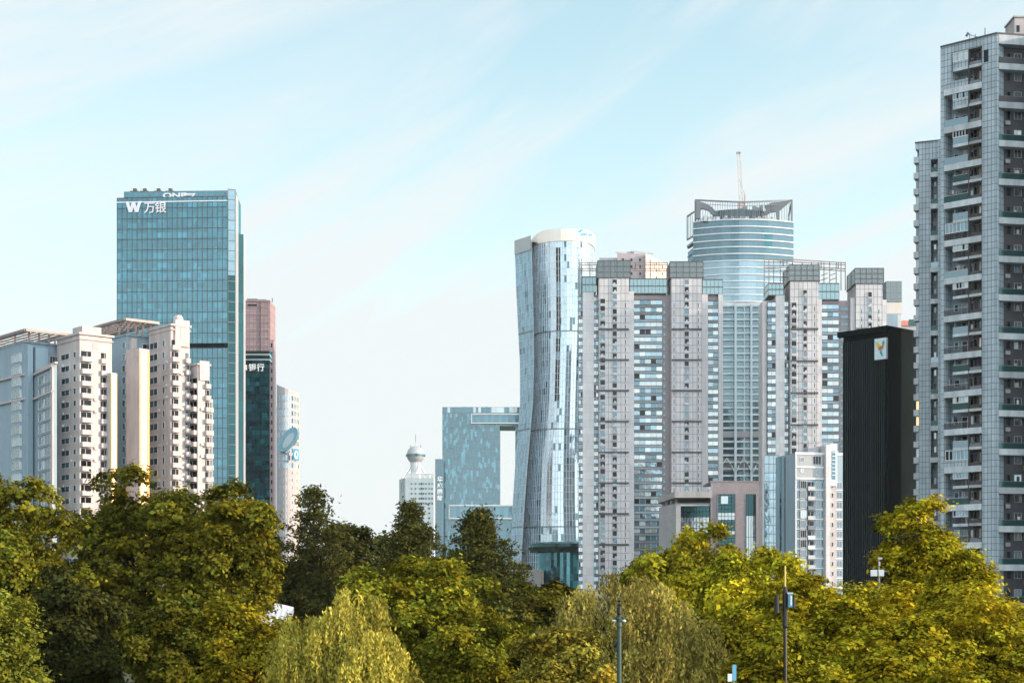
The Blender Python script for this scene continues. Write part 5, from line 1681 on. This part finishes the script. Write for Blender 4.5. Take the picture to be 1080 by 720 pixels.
p = MB(); xx, yy = XY(833.4, D - .15); p.box(xx - .07, xx + .07, yy - .05, yy + .1, zp(640), zp(626), 'box_blue', .8); p.box(xx - .10, xx + .10, yy - .06, yy + .16, zp(626), zp(624.4), 'pale_tower'); p.box(xx + .0, xx + .05, yy - .06, yy - .05, zp(638), zp(628), 'white_paint'); p.build('control_box', t)
D = 75
zp = lambda py: Z(py, D)
x, y = XY(927, D)
t = thing('floodlight_pole', 'pole with two white floodlights in front of the black block', 'floodlight', (x, y, 0))
p = MB(); p.lathe(x, y, [(.10, 0), (.05, zp(608)), (.03, zp(600)), (.02, zp(589))], 'steel', 8); p.bar((x - .2, y + .1, zp(607.6)), (x + .3, y + .1, zp(607.4)), .03, 'black_metal'); p.box(x - .05, x + .14, y - .05, y + .05, zp(589.5), zp(587.5), 'steel_pale'); p.box(x - .02, x + .06, y - .03, y + .03, zp(596), zp(592), 'steel_pale'); p.build('pole', t)
for px in (922, 929.8):
    p = MB(); xx, yy = XY(px, D - .2); w_ = .13 if px < 925 else .10
    q = [(xx - w_, yy), (xx + w_, yy - .05), (xx + w_, yy + .2), (xx - w_, yy + .2)]
    p.prism(q, zp(607.3), zp(600.6), 'sign_white', bottom=True); p.bar((xx, yy + .1, zp(601.2)), (xx, yy + .1, zp(600.3)), .06, 'steel'); p.build('floodlight', t)
p = MB(); p.bar((x + .1, y, zp(602.5)), (x + .42, y - .1, zp(602)), .05, 'steel'); p.build('camera_arm', t)
D = 48
zp = lambda py: Z(py, D)
x, y = XY(773, D)
t = thing('sign_post', 'small blue and white sign on a post at the bottom under the yellow trees', 'sign', (x, y, 0))
p = MB(); p.bar((x + .02, y + .05, 0), (x + .02, y + .05, zp(703)), .06, 'steel', n=8); p.build('pole', t)
p = MB(); p.box(x - .02, x + .09, y - .05, y, zp(717), zp(700.5), 'box_blue', 1.3); p.build('sign_panel', t)
p = MB(); p.box(x - .15, x - .03, y - .05, y, zp(718), zp(710), 'logo_pale'); p.bar((x - .03, y - .02, zp(713)), (x + .0, y + .02, zp(713)), .04, 'steel'); p.build('sign_panel', t)
# ---------------------------------------------------------------- trees
def unit(a): return a / np.maximum(np.linalg.norm(a, axis=-1, keepdims=True), 1e-9)
def leaf_quads(P, N, s, asp, rs, along=None):
    n = len(P)
    t = unit(np.cross(N, rs.normal(size=(n, 3)))) if along is None else along
    b = unit(np.cross(N, t))
    s = s.reshape(-1, 1)
    return np.stack([P + t * s * .5, P + b * s * .5 * asp + t * s * .08, P - t * s * .5, P - b * s * .5 * asp + t * s * .08], 1).reshape(-1, 3)
def limbs(mb, base, lobes, r0, rs, z_fork):
    top = Vector((base[0], base[1], z_fork))
    lean = Vector((rs.uniform(-.3, .3), rs.uniform(-.3, .3), 0))
    prev = Vector((base[0], base[1], 0)); n = 4
    for i in range(n):
        nx = Vector((base[0], base[1], 0)).lerp(top + lean, (i + 1) / n) + Vector((rs.uniform(-.1, .1), rs.uniform(-.1, .1), 0))
        mb.bar(prev, nx, r0 * 2 * (1.25 - .6 * i / n), 'bark', n=8, w2=r0 * 2 * (1.25 - .6 * (i + 1) / n)); prev = nx
    ctr = Vector(tuple(np.mean(lobes, 0)))
    for L in lobes:
        L = ctr.lerp(Vector(tuple(L)), .64)
        mid = prev.lerp(L, .45) + Vector((rs.uniform(-.4, .4), rs.uniform(-.4, .4), rs.uniform(.1, .7)))
        w_ = r0 * rs.uniform(.5, .8)
        mb.bar(prev, mid, w_ * 1.4, 'bark', n=6, w2=w_ * .8)
        end = mid.lerp(L, .95)
        mb.bar(mid, end, w_ * .8, 'bark', n=5, w2=w_ * .25)
        for q in range(2):
            e2 = end + Vector((rs.uniform(-1, 1), rs.uniform(-1, 1), rs.uniform(.1, 1))) * .5
            mb.bar(mid.lerp(L, .5), e2, w_ * .35, 'bark', n=4, w2=.02)
def broadleaf(name, label, px, D, py_top, wpx, m, seed, zbot=2.2, wobble=(.58, 1.22), nl=60, cl=48, per=34, layered=.5, lr=(.15, .28), leaf=None, fill=.05, depth=1.0, hue=(1, 1, 1), tv=.34, droop=0.0, dome=1.0, asp=.68):
    rs = np.random.RandomState(seed)
    x0 = X(px, D); zt = Z(py_top, D)
    rx = wpx / F * D / 2; ry = rx * depth
    leaf = leaf or max(.13, D * .0021)
    cz = zbot + (zt - zbot) * .52; rz = (zt - zbot) * .5
    t = thing(name, label, 'tree', (x0, D, 0))
    dirs = []
    while len(dirs) < nl:          # well spread lobe directions
        d = unit(rs.normal(size=3))
        if d[2] < -.75: continue
        if all(np.dot(d, e) < math.cos(1.5 / math.sqrt(nl) * 1.35) for e in dirs) or rs.rand() < .04: dirs.append(d)
    dirs = np.array(dirs)
    rl = rs.uniform(*lr, size=nl)
    rad = np.array([rx, ry, rz])
    wob = rs.uniform(*wobble, size=(nl, 1))
    C = np.array([x0, D, cz]) + dirs * rad * (1 - rl[:, None] * .9) * wob
    Rl = rl * (rx + rz) * .5
    C[:, 2] -= max(0.0, (C[:, 2] + Rl * .95).max() - zt)     # the crown's top stays at the tree's height
    Ps, Ns, Ts, Hs = [], [], [], []
    for i in range(nl):
        k = int(cl * (rl[i] / .27) ** 2)
        d = unit(rs.normal(size=(k * 3, 3)) + dirs[i] * .55 + np.array([0, 0, .35]))[:k]
        cp = C[i] + d * Rl[i] * np.where(rs.rand(k, 1) < .07, rs.uniform(1.1, 1.4, (k, 1)), rs.uniform(.72, 1.08, (k, 1))) * np.array([1, 1, .82])
        ct = 1 + rs.normal(size=(k, 1)) * tv + rs.normal() * tv * .6
        cs = (.26 + .30 * rs.rand(k, 1)) * (leaf / .25) ** .6
        n_ = per
        off = rs.normal(size=(k, n_, 3)) * cs[:, None, :] * np.array([.62, .62, .62 - .42 * layered])
        off[:, :, 2] -= droop * np.abs(rs.normal(size=(k, n_))) * cs
        P = (cp[:, None, :] + off).reshape(-1, 3)
        N = unit(np.array([0, 0, .9 * layered + .1]) + d[:, None, :] * .6 + rs.normal(size=(k, n_, 3)) * .40).reshape(-1, 3)
        Ps.append(P); Ns.append(N); Ts.append(np.repeat(ct, n_, 0)); Hs.append(np.repeat(rs.normal(size=(k, 1)) * .10 + rs.normal() * .06, n_, 0))
    # inner leaves
    kf = int(nl * cl * per * fill)
    d = unit(rs.normal(size=(kf, 3))) * rs.uniform(.2, .85, (kf, 1)) ** .5
    P = np.array([x0, D, cz]) + d * rad * .82
    Ps.append(P); Ns.append(unit(rs.normal(size=(kf, 3)))); Ts.append(np.ones((kf, 1))); Hs.append(np.zeros((kf, 1)))
    P = np.concatenate(Ps); N = np.concatenate(Ns); T = np.concatenate(Ts); Hh = np.concatenate(Hs)
    ok = P[:, 2] > .4
    P, N, T, Hh = P[ok], N[ok], T[ok], Hh[ok]
    V = leaf_quads(P, N, leaf * np.clip(rs.lognormal(0, .38, len(P)), .45, 2.1), asp, rs)
    br = np.clip(T * (1 + rs.normal(size=(len(P), 1)) * .09), .35, 2.0)
    w = rs.normal(size=(len(P), 1)) * .04 + np.clip(Hh, -.09, .07)
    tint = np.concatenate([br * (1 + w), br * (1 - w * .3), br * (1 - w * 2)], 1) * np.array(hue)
    arr_mesh('crown', V, 4, [m], np.clip(tint, .1, 3), t, (x0, D, 0))
    mb = MB()
    limbs(mb, (x0, D), C[::2], max(.14, rx * .045), rs, zbot + (zt - zbot) * .28)
    mb.build('trunk', t)
    return t
def conifer(name, label, px, D, py_top, wpx, m, seed, zbot=1.5, loose=0.0, power=.8, per=26, leaf=None, tiers=34):
    rs = np.random.RandomState(seed)
    x0 = X(px, D); zt = Z(py_top, D); rb = wpx / F * D / 2
    leaf = leaf or max(.15, D * .0026)
    t = thing(name, label, 'tree', (x0, D, 0))
    Ps, Ns, Ts = [], [], []
    mb = MB()
    mb.bar((x0, D, 0), (x0, D, zt - .4), rb * .12 + .15, 'bark', n=8, w2=.03)
    H = zt - zbot
    for i in range(tiers):
        u = (i + rs.uniform(-.35, .35)) / tiers
        z = zbot + H * u
        r = rb * (1 - u) ** power * rs.uniform(.62, 1.25)
        nb = max(4, int((11 - 5 * u) * (1 - .35 * loose)))
        a0 = rs.uniform(0, 6.28)
        for j in range(nb):
            a = a0 + 6.283 * j / nb + rs.uniform(-.25, .25)
            rr = r * rs.uniform(.5, 1.25)
            rise = rs.uniform(.05, .5) * rr * (.6 if loose else .35)
            tip = np.array([x0 + rr * math.cos(a), D + rr * math.sin(a), z + rise])
            root = np.array([x0, D, z - .1 * rr])
            mb.bar(root, tip, .05 + .02 * rr, 'bark', n=4, w2=.015)
            k = max(4, int(rr / (.30 + .08 * loose)))
            for q in range(k):
                f_ = (q + .8) / k
                if f_ < .22: continue
                cp = root + (tip - root) * f_ + rs.normal(size=3) * .14
                sz = (.42 - .14 * f_) * (.9 + .35 * rs.rand()) * (leaf / .28) ** .5
                n_ = per
                P = cp + rs.normal(size=(n_, 3)) * np.array([sz, sz, sz * .55])
                N = unit(np.array([0, 0, .6]) + rs.normal(size=(n_, 3)) * .6)
                Ps.append(P); Ns.append(N); Ts.append(np.full((n_, 1), 1 + rs.normal() * .22))
    P = np.concatenate(Ps); N = np.concatenate(Ns); T = np.concatenate(Ts)
    V = leaf_quads(P, N, leaf * rs.uniform(.6, 1.3, len(P)), .42, rs)
    br = np.clip(T * (1 + rs.normal(size=(len(P), 1)) * .15), .35, 2)
    w = rs.normal(size=(len(P), 1)) * .06
    arr_mesh('crown', V, 4, [m], np.concatenate([br * (1 + w), br, br * (1 - w)], 1), t, (x0, D, 0))
    mb.build('trunk', t)
    return t
def willow(name, label, px, D, py_top, wpx, m, seed, zbot=1.0, ns=900, hue=(1, 1, 1), leaf=None, fall=(.35, .75), sub=9):
    rs = np.random.RandomState(seed)
    x0 = X(px, D); zt = Z(py_top, D); rx = wpx / F * D / 2
    leaf = leaf or max(.17, D * .0026)
    t = thing(name, label, 'tree', (x0, D, 0))
    H = zt - zbot
    cz = zbot + H * .45; rz = H * .55
    # sprays: domes of hanging strands
    ncl = sub * 9
    dirs = unit(rs.normal(size=(ncl * 4, 3))); dirs = dirs[dirs[:, 2] > -.15][:ncl]
    Cc = np.array([x0, D, cz]) + dirs * np.array([rx, rx, rz]) * rs.uniform(.55, .95, (ncl, 1))
    Ps, Ts, As = [], [], []
    for c, dv in zip(Cc, dirs):
        tone = 1 + rs.normal() * .26
        R_ = rx * rs.uniform(.06, .18)
        for q in range(ns // ncl):
            dd = unit(rs.normal(size=3) + dv * .5); dd[2] = abs(dd[2])
            p = c + dd * R_ * np.array([1, 1, .55])
            L = H * rs.uniform(*fall) * rs.uniform(.35, 1.0) * (.45 + .4 * max(dv[2], 0) + .3 * (1 - max(dv[2], 0)))
            L = min(L, p[2] - zbot * .5)
            n_ = max(4, int(L / (leaf * .42)))
            u = np.linspace(0, 1, n_)
            out = np.array([dd[0], dd[1], 0]) * .5 * (1 - (1 - u[:, None]) ** 2) * rs.uniform(.2, 1.0)
            sway = rs.normal(size=3) * .22 * np.array([1, 1, 0])
            P = p + out + sway * (u[:, None] ** 2) + np.stack([0 * u, 0 * u, -L * u ** 1.1], 1)
            P += rs.normal(size=P.shape) * .06
            Ps.append(P); Ts.append(np.full((n_, 1), tone * (1 + rs.normal() * .14)))
    P = np.concatenate(Ps); T = np.concatenate(Ts)
    n = len(P)
    al = unit(np.array([0, 0, -1.0]) + rs.normal(size=(n, 3)) * .42)
    N = unit(np.cross(al, rs.normal(size=(n, 3))))
    V = leaf_quads(P, N, leaf * rs.uniform(.6, 1.4, n), .42, rs, along=al)
    br = np.clip(T * (1 + rs.normal(size=(n, 1)) * .16), .35, 2)
    w = rs.normal(size=(n, 1)) * .05
    arr_mesh('crown', V, 4, [m], np.concatenate([br * (1 + w), br, br * (1 - w)], 1) * np.array(hue), t, (x0, D, 0))
    mb = MB(); limbs(mb, (x0, D), Cc[::2], max(.18, rx * .06), rs, zbot + H * .35); mb.build('trunk', t)
    return t

OL, DK, YE, WI, BR, BT = 'leaf_olive', 'leaf_dark', 'leaf_yellow', 'leaf_willow', 'leaf_brown', 'leaf_bright'
# left group
broadleaf('broadleaf_tree', 'olive green tree cut by the left edge below the blue sided apartments', 8, 104, 497, 150, OL, 1, hue=(1.1, 1.1, 1))
broadleaf('broadleaf_tree', 'biggest dark olive tree in front of the pale apartment blocks', 148, 112, 491, 190, OL, 2, nl=69, hue=(.9, .9, .9))
broadleaf('broadleaf_tree', 'olive tree under the teal office tower, right shoulder of the left group', 240, 108, 509, 118, OL, 3, zbot=7.0, hue=(1.05, 1, .9))
broadleaf('broadleaf_tree', 'small pale yellow green tree in the bottom left corner', -8, 62, 622, 105, YE, 4, nl=39, hue=(.62, .7, 1.3), zbot=1.0)
broadleaf('broadleaf_tree', 'shaded dark tree behind the bottom left corner tree', 70, 96, 596, 130, DK, 5, nl=39, zbot=.6, hue=(.6, .65, .7))  # leaf tint darkened to put the shade among the trees into the colour
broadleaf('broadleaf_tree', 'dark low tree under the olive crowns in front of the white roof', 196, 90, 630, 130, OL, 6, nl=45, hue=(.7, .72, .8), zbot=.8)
broadleaf('broadleaf_tree', 'thin leafed tree in front of the white roof, left of the pale green willow', 258, 78, 620, 118, OL, 7, nl=32, cl=40, fill=.02, hue=(1.5, 1.3, .9), zbot=2.0, wobble=(.4, 1.1))
broadleaf('broadleaf_tree', 'dark spreading tree below the tower with the oval dish', 268, 168, 536, 90, DK, 8, zbot=2, hue=(1.2, 1.2, 1))
conifer('conifer_tree', 'ragged dark conifer with a broken spire right of the oval dish tower', 331, 165, 512, 110, DK, 9, loose=1.0, power=.62)
broadleaf('broadleaf_tree', 'small dark tree with gaps right of the ragged conifer', 372, 172, 549, 70, DK, 10, nl=36, cl=40, fill=.1)
broadleaf('broadleaf_tree', 'faint low dark tree left of the conifer below the ball tower', 402, 176, 565, 60, DK, 11, nl=30, cl=40, fill=.1)
conifer('conifer_tree', 'neat cone shaped dark conifer below the ball tower', 433, 160, 530, 230, DK, 12, power=1.0)
broadleaf('broadleaf_tree', 'round yellow green tree between the willow and the tall dark conifer', 440, 92, 585, 195, YE, 13, nl=72, layered=.35, hue=(.66, .68, .8))
broadleaf('broadleaf_tree', 'yellow green lower tree at the bottom right of the round tree', 488, 80, 655, 110, YE, 14, nl=42, layered=.35, hue=(.62, .64, .8), zbot=.5)
willow('willow_tree', 'pale green weeping willow at the bottom left of centre', 360, 72, 612, 160, WI, 15, ns=1500)
conifer('conifer_tree', 'tall broad dark conifer in front of the gate shaped office block', 505, 140, 535, 285, DK, 16, power=1.0, tiers=38)
broadleaf('broadleaf_tree', 'dark bushy tree at the foot of the tall broad conifer', 525, 120, 618, 90, DK, 17, nl=39, zbot=.5, hue=(1.2, 1.1, .9))
broadleaf('broadleaf_tree', 'dark olive tree below the glass drum with the disc roof', 577, 135, 614, 85, OL, 18, nl=42, hue=(.62, .6, .6))
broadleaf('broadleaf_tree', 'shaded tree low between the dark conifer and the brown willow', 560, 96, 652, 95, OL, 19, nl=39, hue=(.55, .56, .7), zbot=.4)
# right group
willow('willow_tree', 'brownish weeping willow behind the green lamp post', 658, 86, 600, 205, BR, 20, ns=2600, fall=(.25, .6), sub=16)
broadleaf('broadleaf_tree', 'leafy olive tree at the lower left of the lamp post', 590, 74, 662, 110, BR, 21, nl=45, hue=(.9, .85, .5), zbot=.6)
broadleaf('camphor_tree', 'dense yellow dome shaped tree below the mauve building', 733, 150, 556, 145, BT, 22, nl=60, cl=50, layered=.15, lr=(.16, .24), hue=(.68, .68, .8))
broadleaf('camphor_tree', 'bright yellow tree right of the brown willow', 792, 118, 578, 165, BT, 23, nl=60, cl=50, layered=.2, lr=(.16, .25))
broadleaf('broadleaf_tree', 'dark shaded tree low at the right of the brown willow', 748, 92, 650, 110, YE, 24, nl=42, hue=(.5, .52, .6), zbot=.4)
broadleaf('broadleaf_tree', 'yellow tree in front of the small white apartment block', 862, 84, 606, 135, BT, 25, nl=54, layered=.6, hue=(.95, .92, 1))
broadleaf('broadleaf_tree', 'yellow tree low in front of the black office block', 905, 66, 612, 175, BT, 26, nl=66, layered=.75, zbot=.5, hue=(.9, .86, 1))
broadleaf('broadleaf_tree', 'tall open yellow tree left of the big grey tower base', 966, 78, 512, 66, BT, 27, nl=22, cl=44, layered=.7, zbot=4.5, fill=.02, hue=(.95, .92, 1), lr=(.18, .30), depth=.9, wobble=(.3, 1.2))
broadleaf('broadleaf_tree', 'open yellow tree in front of the balconies of the big grey tower', 1006, 72, 538, 66, BT, 28, nl=20, cl=44, layered=.7, zbot=4.0, fill=.02, hue=(1.0, .95, 1), lr=(.18, .30), wobble=(.3, 1.2))
broadleaf('broadleaf_tree', 'broad yellow tree in the bottom right corner', 1050, 60, 612, 190, BT, 29, nl=66, layered=.75, zbot=.5, hue=(.88, .84, 1))
broadleaf('broadleaf_tree', 'low yellow tree at the bottom between the sign and the right corner tree', 955, 54, 648, 170, BT, 30, nl=60, layered=.75, zbot=.3, hue=(.9, .86, 1))
broadleaf('broadleaf_tree', 'low golden tree above the small blue sign', 822, 60, 655, 120, BT, 31, nl=48, layered=.7, zbot=.3, hue=(.72, .7, .9))
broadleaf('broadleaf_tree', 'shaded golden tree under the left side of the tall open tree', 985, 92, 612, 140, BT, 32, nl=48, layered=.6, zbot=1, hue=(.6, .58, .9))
